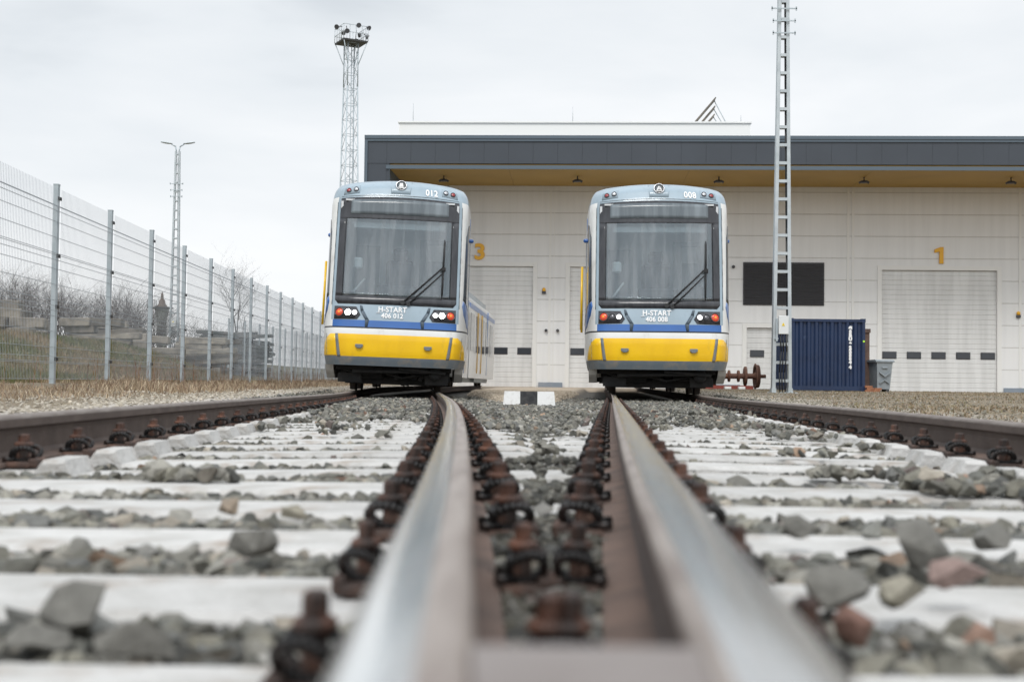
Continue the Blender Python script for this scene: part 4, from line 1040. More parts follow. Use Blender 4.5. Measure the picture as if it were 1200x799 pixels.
for t, px, py in (('3', 561, 296), ('1', 1100, 299.5)):
    if t == '1':
        k_ = (px-600)/F; bxp = BD0*k_/(math.cos(TH)+k_*math.sin(TH)); z = pix(px, py, BD0-bxp*math.sin(TH)).z
        MB().prism([(bxp+.02, z-.42), (bxp+.22, z-.42), (bxp+.22, z+.42), (bxp+.06, z+.42), (bxp-.22, z+.30), (bxp-.22, z+.13), (bxp+.02, z+.19)], -.11, -.02).build('wall_number', M['number'], bld); continue
    k_ = (px-600)/F; bxp = BD0*k_/(math.cos(TH)+k_*math.sin(TH)); dd = BD0-bxp*math.sin(TH); z = pix(px, py, dd).z
    add_text(t, 1.12, .05, (bxp, -.06, z), (R(90), 0, 0), M['number'], bld, 'wall_number', bold=.035, sx=1.1)
add_text('2', 1.12, .05, (5.8, -.06, 7.0), (R(90), 0, 0), M['number'], bld, 'wall_number', bold=.035, sx=1.1)
# roof block and lightning rods
def bx_at(px, dd): k_ = (px-600)/F; return dd*k_/(math.cos(TH)+k_*math.sin(TH))
ra, rb = bx_at(462, 69), bx_at(873, 69); zt_ = pix(600, 146.5, 69).z
b = MB(); b.bx(ra, rb, 2.5, 20, ZF, zt_); b.bx(ra-.06, rb+.06, 2.42, 20.1, zt_, zt_+.08); b.build('roof_block', M['roof_white'], bld)
for px, y1 in ((478, 122), (862, 140), (665, 128)):
    x = bx_at(px, 69); b = MB(); b.tube((x, 2.6, zt_), (x, 2.6, pix(px, y1, 69).z), .022, .012, 5); b.build('lightning_rod', M['galv_light'], bld)
# solar rack on the roof
xr = bx_at(797, 72); xe = bx_at(828, 72); zr0 = zt_+.08; zr1 = pix(828, 124, 72).z
thd = BD0
def b2w(x, y): return Vector((x*math.cos(TH)+y*math.sin(TH), BD0-x*math.sin(TH)+y*math.cos(TH), 0))
o0 = b2w(xr, 4.5); rack = empty('solar_rack', (o0.x, o0.y, zr0), (0, 0, -TH)); tag(rack, 'row of tilted solar panels on the white roof block seen from the side', 'solar rack')
wdt = xe-xr; hh = zr1-zr0
for k in range(5):
    f_ = k*.14; b = MB(); a0 = (f_*wdt*.6, 0); 
    L_ = math.hypot(wdt, hh)*(1-.10*k); an = math.atan2(hh, wdt)
    cx_ = .0+k*.25+L_/2*math.cos(an)*.92; b.box((cx_, k*1.35+.5, L_/2*math.sin(an)), (L_, 1.1, .06), 0, Matrix.Rotation(-an, 3, 'Y')); b.build('panel', M['beam'], rack)
    b = MB(); tx = cx_+L_/2*math.cos(an)*.95; tz = L_*math.sin(an)*.97; b.tube((tx, k*1.35+.5, tz), (tx+.9, k*1.35+.5, 0), .03, n=5); b.build('leg', M['galv'], rack)

# ------------------------------------------------------------------ container, bin, post, bricks, wheelset
p = pix(925, 458, 41.5); p1 = pix(1013.5, 458, 41.5); CW = p1.x-p.x; CH = pix(969, 373.5, 41.5).z-.12
ct = empty('shipping_container', (p.x, 41.5, .12), (0, 0, R(-.5))); tag(ct, 'navy blue corrugated shipping container standing in front of the depot wall', 'container')
DP = 2.99
def corr(n_, W_, amp):
    pts_ = []; st = W_/n_
    for k in range(n_):
        x = k*st; pts_ += [(x, 0), (x+st*.30, 0), (x+st*.5, amp*1.4), (x+st*.80, amp*1.4)]
    pts_.append((W_, 0)); return pts_
def corr_wall(x0, y0, x1, y1, n_, z0, z1, sgn=1):
    L_ = math.hypot(x1-x0, y1-y0); ux, uy = (x1-x0)/L_, (y1-y0)/L_; nx_, ny_ = -uy*sgn, ux*sgn
    P = corr(n_, L_, .04); b = MB(); V = []
    for z in (z0, z1):
        for a, q in P: V.append((x0+ux*a+nx_*q, y0+uy*a+ny_*q, z))
    m_ = len(P); b.add(V, [(i, i+1, m_+i+1, m_+i) for i in range(m_-1)]); return b
e_ = .09
ew = corr_wall(e_, .02, CW-e_, .02, 9, .14, CH-.08, 1).build('end_wall', M['container'], ct)
corr_wall(.015, e_, .015, DP-e_, 11, .14, CH-.08, -1).build('side_wall', M['container'], ct)
corr_wall(CW-.015, e_, CW-.015, DP-e_, 11, .14, CH-.08, 1).build('side_wall', M['container'], ct)
corr_wall(e_, DP-.015, CW-e_, DP-.015, 9, .14, CH-.08, -1).build('end_wall', M['container'], ct)
b = MB()
for x in (0, CW-e_):
    for y in (0, DP-e_): b.bx(x, x+e_, y, y+e_, 0, CH)
b.bx(e_, CW-e_, .003, .08, .02, .16); b.bx(e_, CW-e_, .003, .08, CH-.10, CH-.01); b.bx(.003, .08, e_, DP-e_, .02, .16); b.bx(.003, .08, e_, DP-e_, CH-.10, CH-.01)
b.bx(CW-.08, CW-.003, e_, DP-e_, .02, .16); b.bx(CW-.08, CW-.003, e_, DP-e_, CH-.10, CH-.01); b.bx(e_, CW-e_, DP-.08, DP-.003, CH-.1, CH-.01)
for x in (-.012, CW-.13):
    for z in (-.01, CH-.11): b.bx(x, x+.142, -.012, .13, z, z+.12)
b.build('frame', M['container'], ct)
b = MB(); b.bx(.06, CW-.06, .06, DP-.06, CH-.05, CH-.02); b.build('roof', M['container'], ct)
for i, ch in enumerate('GSBU8225544') :
    add_text(ch, .14, .002, (CW*.80, -.030, CH-.30-i*.118-(.04 if i > 3 else 0)-(.04 if i > 9 else 0)), (R(90), 0, 0), M['lettering'], ct, 'lettering', bold=.016)
b = MB(); b.bx(CW-.075, CW-.015, -.016, -.012, CH-.75, CH-.69); b.build('reflector', M['green_mark'], ct)

p = pix(1031, 460, 42); bn = empty('wheelie_bin', (p.x, 42, .10), (0, 0, R(12))); tag(bn, 'grey plastic wheelie bin beside the container and roller door 1', 'wheelie bin')
b = MB(); V = []
for z, wx, wy in ((.10, .22, .25), (.95, .275, .33), (.98, .30, .35)):
    V += [(-wx, -wy, z), (wx, -wy, z), (wx, wy, z), (-wx, wy, z)]
b.add(V, [(0, 1, 5, 4), (1, 2, 6, 5), (2, 3, 7, 6), (3, 0, 4, 7), (4, 5, 9, 8), (5, 6, 10, 9), (6, 7, 11, 10), (7, 4, 8, 11), (3, 2, 1, 0)]); 
b.box((0, -.33, .80), (.20, .05, .07), 0, None, .015); b.prism([(-.18, .62), (0, .50), (.18, .62), (.18, .66), (0, .55), (-.18, .66)], -.36, -.30); b.prism([(-.17, .32), (0, .42), (.17, .32), (.17, .28), (0, .38), (-.17, .28)], -.325, -.26)
b.build('body', M['bin'], bn)
b = MB(); b.prism([(-.37, .982), (.38, .982), (.38, 1.01), (.2, 1.055), (-.3, 1.06), (-.37, 1.02)], -.33, .33, 0, 'yz'); b.build('lid', M['bin'], bn)
b = MB(); b.tube((-.32, .42, 1.0), (.32, .42, 1.0), .02); b.build('handle', M['bin_dark'], bn)
for s in (-1, 1):
    b = MB(); b.tube((s*.24, .25, .09), (s*.31, .25, .09), .10, n=16); b.build('wheel', M['bin_dark'], bn)
    b = MB(); b.bx(s*.15-.05, s*.15+.05, -.25, -.15, 0, .10); b.build('foot', M['bin_dark'], bn)
p = pix(1022, 450, 42.6); 
b = MB(); b.box((0, 0, .42), (.34, .3, .85), 0, None, .02); b.box((0, 0, .87), (.38, .34, .05), 0, None, .01); o = b.build('dark_waste_box', M['bin_dark']); o.location = (p.x, 43.0, .09); tag(o, 'dark upright box squeezed between the brown post and the grey wheelie bin', 'box')
p = pix(1016, 455, 42.2); b = MB(); zt_ = pix(1016, 390, 42.2).z-.1
b.bx(-.075, .075, -.02, 0, 0, zt_); b.bx(-.075, -.06, 0, .09, 0, zt_); b.bx(.06, .075, 0, .09, 0, zt_); b.bx(-.10, .10, -.06, .10, zt_+.002, zt_+.13); 
o = b.build('rusty_post', M['rust_post']); o.location = (p.x, 42.2, .1); tag(o, 'rusty brown steel post with a cap right of the container', 'post')
p = pix(1013.5, 456, 41.3)
for r__ in range(3):
    for k in range(2 if r__ < 2 else 1):
        b = MB(); b.box((0, 0, .035), (.235, .11, .066), 0, None, .006); o = b.build('brick', M['brick']); o.location = (p.x+.12+k*.245+(.05 if r__ == 1 else 0), 41.3, .10+r__*.068)
        o.rotation_euler = (0, 0, random.uniform(-.05, .05))
        tag(o, 'orange brick in the small pile at the foot of the rusty post', 'brick', 'bricks beside the container')

d = 43.5; p = pix(887, 442, d); ws = empty('rail_wheelset', (p.x-.75, d, .16)); tag(ws, 'rusty loose rail wheelset parked between the right tram and the ladder mast', 'wheelset')
b = MB(); b.lathe((-1.05, 0, .42), (1, 0, 0), [(.06, 0), (.065, .25), (.09, .3), (.09, .6), (.105, .7), (.09, .8), (.09, 1.3), (.09, 1.75), (.065, 1.8), (.06, 2.1)], 16); b.build('axle', M['rust'], ws)
for x in (-.75, .75):
    s = 1 if x > 0 else -1
    b = MB(); b.lathe((x, 0, .42), (-s, 0, 0), [(.0, -.08), (.12, -.08), (.13, -.03), (.30, -.02), (.32, -.06), (.385, -.06), (.40, .04), (.43, .045), (.43, .07), (.33, .07), (.3, .02), (.12, .03), (.12, .1), (0, .1)], 28); b.build('wheel', M['rust'], ws)
for x in (-.2, .35, .12):
    b = MB(); r__ = .33 if x == .35 else .2; b.lathe((x, 0, .42), (1, 0, 0), [(.1, -.05), (r__, -.03), (r__, .03), (.1, .05)], 22); b.build('brake_disc', M['rust'], ws)
b = MB(); b.bx(-1.1, .55, -.45, -.30, .0, .12); b.bx(-1.1, .55, .30, .45, .0, .12); b.bx(-.9, -.8, -.299, .299, .0, .10); o = b.build('support_frame', M['red_wood']); o.location = (p.x-.75, d, .14); tag(o, 'dull red frame lying under the rusty wheelset', 'frame')
for k, x in enumerate((-.35, .12)):
    b = MB(); b.box((0, 0, .05), (.22, .2, .09), 0, None, .01); o = b.build('white_block', M['white_marker']); o.location = (p.x-.75+x, d-.62, .13); tag(o, 'small white block before the rusty wheelset, %s' % ('the left one' if k == 0 else 'the right one'), 'block')

# painted marker block between the tracks
d = 18.2; pa, pb = pix(589, 470, d), pix(651, 470, d); Wm = pb.x-pa.x; z0 = pix(620, 472.5, d).z; z1 = pix(620, 458.5, d).z
mk = MB(); xs_ = [0, .33, .655, 1.0]; H_ = z1-z0+.08
for k in range(3):
    xa_, xb_ = xs_[k]*Wm, xs_[k+1]*Wm; tl = .025 if k == 0 else 0; tr_ = .025 if k == 2 else 0
    V = [(xa_, -.11, 0), (xb_, -.11, 0), (xb_, .11, 0), (xa_, .11, 0), (xa_+tl, -.09, H_), (xb_-tr_, -.09, H_), (xb_-tr_, .09, H_), (xa_+tl, .09, H_)]
    mk.add(V, [(0, 1, 5, 4), (2, 3, 7, 6), (4, 5, 6, 7), (3, 2, 1, 0)]+([(3, 0, 4, 7)] if k == 0 else [])+([(1, 2, 6, 5)] if k == 2 else []), 1 if k == 1 else 0)
o = mk.build('clearance_marker', [M['white_marker'], M['black_paint']]); o.location = (pa.x, d, z0-.08); tag(o, 'low white and black painted concrete block between the two tracks', 'marker block')

# ------------------------------------------------------------------ trams
LO = [(0, 0), (.25, .004), (.5, .016), (.75, .04), (.95, .075), (1.05, .13), (1.14, .27), (1.20, .45), (1.245, .75), (1.27, 1.15), (1.285, 1.7), (1.29, 2.4), (1.29, 3.4), (1.29, 12.2)]
UP = [(0, 0), (.25, .005), (.5, .020), (.75, .05), (.95, .095), (1.05, .125), (1.13, .19), (1.19, .33), (1.225, .65), (1.245, 1.15), (1.265, 1.7), (1.28, 2.4), (1.285, 3.4), (1.285, 12.2)]
LO = np.array(LO); UP = np.array(UP)
U0 = np.concatenate([[0], np.cumsum(np.hypot(*np.diff(LO, axis=0).T))])
def tramS(u, z, off=0.0):
    def raw(u_, z_):
        au = abs(u_); sg = 1 if u_ >= 0 else -1
        bl = float(sstep((z_-1.1)/.6))
        xl = float(smooth_interp(au, U0, LO[:, 0])); yl = float(smooth_interp(au, U0, LO[:, 1]))
        xu = float(smooth_interp(au, U0, UP[:, 0])); yu = float(smooth_interp(au, U0, UP[:, 1]))
        x = xl*(1-bl)+xu*bl; y = yl*(1-bl)+yu*bl
        x *= float(np.interp(z_, [.28, .43, .60, .9, 3.25, 3.44, 3.54, 3.61, 3.66], [.90, .955, .985, 1, 1, .98, .955, .92, .87]))
        nose = float(np.interp(z_, [.28, .43, .6, .95, 1.08, 1.3, 1.5, 2.5, 3.35, 3.5, 3.6, 3.66], [.30, .09, .02, .0, .03, .075, .12, .34, .56, .66, .86, 1.15]))
        fade = max(0.0, 1-max(0, y-.2)/2.2)
        y = y+nose*fade
        zc = .10*max(0, 1-(x/1.2)**2)*float(sstep((z_-3.0)/.6))
        return Vector((sg*x, y, z_+zc))
    p = raw(u, z)
    if off:
        du = .01; t1 = raw(u+du, z)-raw(u-du, z); t2 = raw(u, z+.01)-raw(u, z-.01); nrm = t1.cross(t2)
        if nrm.length > 0: p = p+nrm.normalized()*off
    return p
def patch(polys, off=.004, thick=.012, mi=0, cu=.08, cz=.12, b=None):
    """polygons in (u,z) laid over the tram surface as thin solid skins"""
    b = b or MB()
    for poly in (polys if isinstance(polys[0][0], (tuple, list)) else [polys]):
        bm = bmesh.new(); vs = [bm.verts.new((p[0], p[1], 0)) for p in poly]; bm.faces.new(vs)
        us = [p[0] for p in poly]; zs = [p[1] for p in poly]
        k = math.ceil(min(us)/cu)
        while k*cu < max(us):
            bmesh.ops.bisect_plane(bm, geom=bm.verts[:]+bm.edges[:]+bm.faces[:], plane_co=(k*cu, 0, 0), plane_no=(1, 0, 0)); k += 1
        k = math.ceil(min(zs)/cz)
        while k*cz < max(zs):
            bmesh.ops.bisect_plane(bm, geom=bm.verts[:]+bm.edges[:]+bm.faces[:], plane_co=(0, k*cz, 0), plane_no=(0, 1, 0)); k += 1
        bm.verts.ensure_lookup_table(); bm.verts.index_update()
        top = [tramS(v.co.x, v.co.y, off) for v in bm.verts]; bot = [tramS(v.co.x, v.co.y, off-thick) for v in bm.verts]; n_ = len(top)
        Fc = [[v.index for v in f.verts] for f in bm.faces]; side = []
        for e in bm.edges:
            if len(e.link_faces) == 1: i, j = e.verts[0].index, e.verts[1].index; side.append((i, j, n_+j, n_+i))
        b.add(top+bot, Fc+[[n_+i for i in f[::-1]] for f in Fc], mi, True); base = len(b.v)-2*n_
        for s in side: b.f.append([base+i for i in s]); b.m.append(mi); b.sm.append(False)
        bm.free()
    return b
def rrect(x0, x1, z0, z1, r, n=4):
    P = []
    for cx, cz, a0 in ((x1-r, z1-r, 0), (x0+r, z1-r, 90), (x0+r, z0+r, 180), (x1-r, z0+r, 270)):
        for k in range(n+1):
            a = R(a0+90*k/n); P.append((cx+r*math.cos(a), cz+r*math.sin(a)))
    return P
def ring(x0, x1, z0, z1, r, X0, X1, Z0, Z1, r2, n=4):
    a = rrect(X0, X1, Z0, Z1, r2, n); c = rrect(x0, x1, z0, z1, r, n); m_ = len(a)
    return [[a[i], a[(i+1) % m_], c[(i+1) % m_], c[i]] for i in range(m_)]
def surf_text(txt, size, u, z, parent, spacing=1.0, bold=0.0, sx=1.0):
    me = text_mesh(txt, size, .0035, 0, spacing, bold); me.materials.clear(); me.materials.append(M['lettering'])
    for v in me.vertices: v.co = tramS(u+v.co.x*sx, z+v.co.y)+Vector((0, -.011-v.co.z, 0))
    for p_ in me.polygons: p_.use_smooth = False
    if me.has_custom_normals: me.free_normals_split() if hasattr(me, 'free_normals_split') else None
    o = bpy.data.objects.new('lettering', me); col.objects.link(o); o.parent = parent
    return o
def disc_on(u, z, r, m, parent, name, off=.012, depth=.03, n=20, bez=None):
    c = tramS(u, z, off); c2 = tramS(u, z, off+.05); ax = c2-c
    b = MB(); b.lathe(c, ax, [(r, -depth), (r, .0), (r*.85, .010), (r*.5, .017), (0, .02)], n)
    o = b.build(name, m, parent)
    if bez:
        b = MB(); b.lathe(c, ax, [(r*1.02, -depth), (r*1.22, -depth), (r*1.22, .006), (r*1.10, .016), (r*1.02, .006)], n, ring=True); b.build('bezel', bez, o)
    return o

def make_tram(loc, heading, cant, num, lit, label, sections, secondary):
    root = empty('tram', loc); root.rotation_mode = 'XYZ'
    root.matrix_world = Matrix.Translation(loc) @ Matrix.Rotation(heading, 4, 'Z') @ Matrix.Rotation(cant, 4, 'Y')
    tag(root, label, 'tram', 'blue, yellow and white trams before the depot')
    # --- shell of the front section
    uu = sorted(set([0, .1, .2, .3, .4, .5, .6, .7, .8, .88, .95, .99, 1.03, 1.08, 1.13, 1.2, 1.3, 1.42, 1.55, 1.7, 1.9, 2.2, 2.6, 3.2, 3.7, 4.6, 6, 8, 10, 12, 13.2]))
    uu = [-u for u in uu[::-1] if u > 0]+uu
    zz = [.43, .50, .58, .70, .85, .96, 1.06, 1.085, 1.20, 1.25, 1.30, 1.36, 1.41, 1.46, 1.50, 1.55, 1.75, 2.0, 2.25, 2.5, 2.75, 3.02, 3.12, 3.2, 3.27, 3.35, 3.38, 3.42, 3.46, 3.5, 3.56, 3.61, 3.64, 3.66]
    b = MB(); V = [tramS(u, z) for z in zz for u in uu]; nu = len(uu); Fc = []; Mi = []
    for r in range(len(zz)-1):
        for c in range(nu-1):
            um = abs((uu[c]+uu[c+1])/2); zm = (zz[r]+zz[r+1])/2
            if um < .95 and 1.55 < zm < 3.02: continue
            m_ = 0
            if zm < .58: m_ = 4 if um < 1.45 else 4
            elif zm < .96: m_ = 3 if um < .99 else 0
            elif zm < 1.06: m_ = 0
            elif zm < 1.085: m_ = 5
            elif zm < 1.20: m_ = 2 if um < 1.08 else 0
            elif um < 1.13 or (zm > 3.35 and um < 1.75): m_ = 1
            elif zm > 3.35: m_ = 6
            Fc.append((r*nu+c, r*nu+c+1, (r+1)*nu+c+1, (r+1)*nu+c)); Mi.append(m_)
    b.v = V; b.f = [list(f) for f in Fc]; b.m = Mi; b.sm = [m_ not in (5,) for m_ in Mi]
    # roof cap
    base = (len(zz)-1)*nu; half = nu//2
    for c in range(half):
        l0, l1 = base+c, base+c+1; r0, r1 = base+nu-1-c, base+nu-2-c
        if l1 == r1: b.f.append([l0, l1, r0])
        else: b.f.append([l0, l1, r1, r0])
        b.m.append(1 if c > half-14 else 6); b.sm.append(True)
    body = b.build('car_body', [M['white_paint'], M['mask'], M['blue'], M['yellow'], M['strip'], M['black'], M['mask']], root)
    # roof cap is flat between the sides: raise by a shallow roof shell
    # yellow corner panels
    for s in (-1, 1):
        P = [(s*.99, .955), (s*.99, .585), (s*1.66, .585), (s*1.6, .66), (s*1.42, .80), (s*1.24, .90), (s*1.12, .955)]
        patch(P if s > 0 else P[::-1]).build('corner_panel', M['yellow'], root)
        P = [(s*1.005, .96), (s*.955, .96), (s*.915, .58), (s*.97, .58)]
        patch(P, off=.007).build('bumper_divider', M['strip'], root)
        # tow cover
        c = tramS(s*.585, .765, .02)
        b = MB(); b.box(c, (.13, .035, .05), 0, None, .006); b.box(c+Vector((0, -.004, -.03)), (.08, .03, .025), 0, None, .004); b.build('tow_cover', M['strip'], root)
        # mask side lobes: raised grey edges by the lamp housings
        P = [(s*.52, 1.205), (s*.47, 1.205), (s*.58, 1.36), (s*.50, 1.45), (s*.545, 1.45), (s*.66, 1.35)]
        patch([[(s*.50, 1.09), (s*.455, 1.09), (s*.435, 1.205), (s*.50, 1.205)], [(s*.435, 1.205), (s*.50, 1.205), (s*.585, 1.35), (s*.53, 1.36)], [(s*.53, 1.36), (s*.585, 1.35), (s*.60, 1.452), (s*.565, 1.452)]], off=.010).build('lamp_surround', M['fascia_trim'], root)
        H_ = patch([(s*1.045, 1.205), (s*.64, 1.215), (s*.585, 1.29), (s*.66, 1.425), (s*1.045, 1.43)], off=.010).build('headlight_housing', M['frit'], root)
        for k, (x, r) in enumerate(((.945, .068), (.800, .050), (.685, .043))):
            x_ = s*x*1.0; zc_ = 1.322
            if k == 0:
                o = disc_on(x_, zc_, r, M['orange'], H_, 'tail_lamp', .02, bez=M['lamp_dark']); c = tramS(x_, zc_, .045); b = MB(); b.lathe(c, tramS(x_, zc_, .1)-c, [(.02, -.02), (.02, 0), (0, .004)], 12); b.build('lamp_core', M['orange_core'], H_)
            elif k == 1: disc_on(x_, zc_, r, M['head_on'] if lit else M['lamp_dark'], H_, 'headlight', .02, bez=M['lamp_dark'])
            else: disc_on(x_, zc_, r, M['lamp_on'], H_, 'headlight', .02, bez=M['lamp_dark'])
        # roof corner lamps
        hs = patch([(s*.73, 3.40), (s*1.02, 3.38), (s*1.02, 3.50), (s*.74, 3.52)], off=.008).build('marker_light', M['mask'], root)
        disc_on(s*.93, 3.445, .038, M['red_off'], hs, 'red_lens', .02, bez=M['lamp_dark']); disc_on(s*.80, 3.455, .038, M['lamp_off'], hs, 'clear_lens', .02, bez=M['lamp_dark'])
    for s in (-1, 1):
        b = MB(); b.path([tramS(s*1.28, .60+.09*k, .004) for k in range(5)], .005, 4); b.build('seam', M['strip'], root)
    b = MB(); b.path([tramS(-1.05+.1*k, 3.352, .003) for k in range(22)], .005, 4); b.build('seam', M['strip'], root)
    # emblem
    c = tramS(0, 3.50, .012); ax = tramS(0, 3.50, .05)-c; ax = Vector((0, -1, .35))
    b = MB(); P = [(-.17, 3.38), (.17, 3.38), (.20, 3.61), (-.20, 3.61)]; patch(P, off=.006).build('emblem_plate', M['mask'], root)
    b = MB(); b.lathe(c, ax, [(.078, -.05), (.098, -.05), (.098, .02), (.088, .032), (.078, .02)], 28, ring=True); em = b.build('emblem', M['chrome'], root)
    b = MB(); b.lathe(c, ax, [(.0781, -.04), (.0781, .008), (0, .012)], 24); b.build('emblem_face', M['strip'], em)
    q = ax.normalized().to_track_quat('Z', 'Y').to_matrix(); up_ = Vector((0, .33, .94)); rt_ = Vector((1, 0, 0))
    def E(x, z): return c+ax.normalized()*.016+rt_*x+up_*z
    b = MB()
    if lit: shp = [[(-.055, -.045), (.055, -.045), (.055, -.03), (-.055, -.03)], [(-.035, -.022), (.035, -.022), (.026, .05), (-.026, .05)]]
    else: shp = [[(-.06, -.045), (.06, -.045), (.06, -.033), (-.06, -.033)], [(-.04, -.025), (-.022, -.025), (.004, .05), (-.012, .05)], [(.03, -.025), (.05, -.025), (.010, .05), (.002, .03)], [(-.02, -.008), (.03, -.008), (.03, .004), (-.02, .004)]]
    for S_ in shp:
        b.add([E(*p_) for p_ in S_]+[E(*p_)-ax.normalized()*.006 for p_ in S_], [(0, 1, 2, 3), (7, 6, 5, 4), (0, 1, 5, 4), (1, 2, 6, 5), (2, 3, 7, 6), (3, 0, 4, 7)])
    b.build('emblem_mark', M['lettering'], em)
    # windscreen: dark border ring, display, glass
    b = MB()
    patch([[(-1.05, 2.985), (1.05, 2.985), (1.05, 3.325), (-1.05, 3.325)], [(-.99, 1.475), (.99, 1.475), (1.05, 1.54), (1.05, 1.615), (-1.05, 1.615), (-1.05, 1.54)],
           [(-1.05, 1.615), (-.925, 1.615), (-.925, 2.985), (-1.05, 2.985)], [(.925, 1.615), (1.05, 1.615), (1.05, 2.985), (.925, 2.985)]], off=.006, b=b)
    b.build('windscreen_border', M['frit'], root)
    patch(rrect(-.85, .85, 3.06, 3.29, .03), off=.012).build('destination_display', M['display'], root)
    b = MB(); b.bx(-.86, .86, .60, .66, 3.06, 3.29); 
    patch([(-.945, 1.59), (.945, 1.59), (.945, 3.01), (-.945, 3.01)], off=.001, thick=.008).build('windscreen', M['glass'], root)
    # wiper
    wp = MB(); a0 = tramS(.12, 1.52, .03); a1 = tramS(.78, 2.16, .05)
    wp.tube(a0, a1, .016, .012, 6); wp.tube(tramS(.22, 1.50, .03), tramS(.82, 2.10, .05), .014, .010, 6); wp.lathe(a0, (0, -1, .1), [(.04, -.03), (.04, .02)], 10); wp.lathe(tramS(.22, 1.50, .02), (0, -1, .1), [(.035, -.02), (.035, .02)], 10)
    wo = wp.build('wiper', M['black'], root)
    wb_ = MB(); wb_.path([tramS(.785, 1.66, .025), tramS(.79, 2.13, .05), tramS(.80, 2.62, .025)], .013, 6); wb_.tube(tramS(.785, 1.62, .012), tramS(.80, 2.66, .012), .008, .008, 6); wb_.box(tramS(.79, 2.13, .05), (.07, .05, .06)); wb_.build('wiper_blade', M['black'], wo)
    # lettering
    surf_text('H-START', .128, -.045, 1.392, root, 1.05, .003, .92)
    patch([(-.315, 1.331), (-.245, 1.331), (-.245, 1.339), (-.315, 1.339)], off=.018, thick=.006).build('lettering', M['lettering'], root)
    surf_text('406 '+num, .118, -.045, 1.285, root, 1.05, .003, .92)
    surf_text(num, .14, .55, 3.425, root, 1.1, .003, .98)
    # seams on the nose
    # cab interior
    b = MB(); b.bx(-1.0, 1.0, 2.35, 2.40, 1.0, 3.3, 1); b.bx(-1.12, 1.12, .55, 2.34, .9, .95, 0); b.bx(.34, .86, 2.30, 2.345, 1.1, 2.85, 2); b.bx(-.86, -.40, 2.30, 2.345, 1.7, 2.7, 2); b.bx(-.95, .95, .60, 2.3, 3.30, 3.33, 1)
    b.bx(-1.03, -.99, .62, 2.3, 1.0, 3.29, 1); b.bx(.99, 1.03, .62, 2.3, 1.0, 3.29, 1)
    b.build('cab_wall', [M['int_dark'], M['int_light'], M['int_mid']], root)
    b = MB(); b.prism([(.35, 1.0), (1.0, 1.0), (1.0, 1.62), (.80, 1.72), (.42, 1.60)], -.95, .95, 0, 'yz'); b.bx(-.35, .35, .72, .80, 1.68, 1.86, 1, .02); b.bx(.45, .8, .75, .82, 1.68, 1.9, 1, .02); b.build('dashboard', [M['int_mid'], M['int_dark']], root)
    b = MB(); b.box((0, 1.55, 1.45), (.55, .5, .14), 0, None, .05); b.box((0, 1.82, 1.95), (.52, .14, .9), 0, None, .06); b.box((0, 1.80, 2.5), (.28, .12, .24), 0, None, .05); b.tube((0, 1.55, .95), (0, 1.55, 1.4), .08); b.build('driver_seat', M['int_dark'], root)
    b = MB(); b.tube((-.86, .75, 1.6), (-.60, 1.1, 1.98), .02); b.tube((.86, .75, 1.6), (.66, 1.1, 1.9), .02); b.box((-.72, 1.0, 2.25), (.16, .1, .2), 0, None, .03); b.bx(.50, .78, 2.28, 2.30, 2.45, 2.75); b.build('cab_fitting', M['int_light'], root)
    b = MB(); b.bx(-.80, .80, .64, .67, 2.84, 2.94, 0); b.build('sun_blind', M['int_light'], root)
    if lit:
        b = MB(); b.tube(tramS(-.36, 1.60, -.06), tramS(-.39, 1.88, -.06), .018, .006); b.tube(tramS(-.33, 1.60, -.06), tramS(-.30, 1.88, -.06), .018, .006); b.build('cab_handset', M['black'], root)
    # side windows, doors, swoosh
    for s in (-1, 1):
        P = [(s*1.30, 1.62), (s*2.25, 1.36), (s*2.35, 1.6), (s*2.35, 2.95), (s*2.1, 3.05), (s*1.55, 2.98), (s*1.36, 2.75)]
        patch(P, off=.006).build('side_window', M['side_glass'], root)
        P = [(s*1.26, 1.52), (s*1.34, 1.36), (s*1.65, 1.16), (s*2.35, 1.08), (s*2.35, 1.34), (s*1.9, 1.44), (s*1.30, 1.60)]
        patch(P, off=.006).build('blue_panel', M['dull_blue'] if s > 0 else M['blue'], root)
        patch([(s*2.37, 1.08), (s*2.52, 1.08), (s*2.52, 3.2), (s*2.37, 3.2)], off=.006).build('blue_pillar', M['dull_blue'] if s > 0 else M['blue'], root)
        # front door
        dz = patch([(s*2.62, .62), (s*3.95, .62), (s*3.95, 3.0), (s*2.62, 3.0)], off=.006).build('door', M['white_paint'], root)
        patch([[(s*2.70, 1.25), (s*3.24, 1.25), (s*3.24, 2.85), (s*2.70, 2.85)], [(s*3.33, 1.25), (s*3.88, 1.25), (s*3.88, 2.85), (s*3.33, 2.85)]], off=.012).build('door_glass', M['side_glass'], dz)
        for u_ in ((2.58, 3.9) if s < 0 else ()):
            b = MB(); c0 = tramS(s*u_, 1.16, .075); c1 = tramS(s*u_, 2.32, .085); b.tube(c0, c1, .022, .022, 8); b.build('grab_pole', M['yellow'], dz)
        for k in range(4):
            u0_ = 4.3+k*2.2
            patch([(s*u0_, 1.35), (s*(u0_+1.95), 1.35), (s*(u0_+1.95), 2.75), (s*u0_, 2.75)], off=.006, cu=.5, cz=.4).build('side_window', M['side_glass'], root)
        patch([(s*4.1, 2.80), (s*13.1, 2.80), (s*13.1, 3.25), (s*4.1, 3.25)], off=.004, cu=.6).build('upper_panel', M['dull_blue'], root)
        c = tramS(s*2.5, 2.80, .0); b = MB(); b.lathe(c+Vector((-s*.05, 0, 0)), (s, 0, 0), [(.02, 0), (.035, .05), (.04, .09), (.02, .12)], 12); b.build('camera_pod', M['blue'], root)
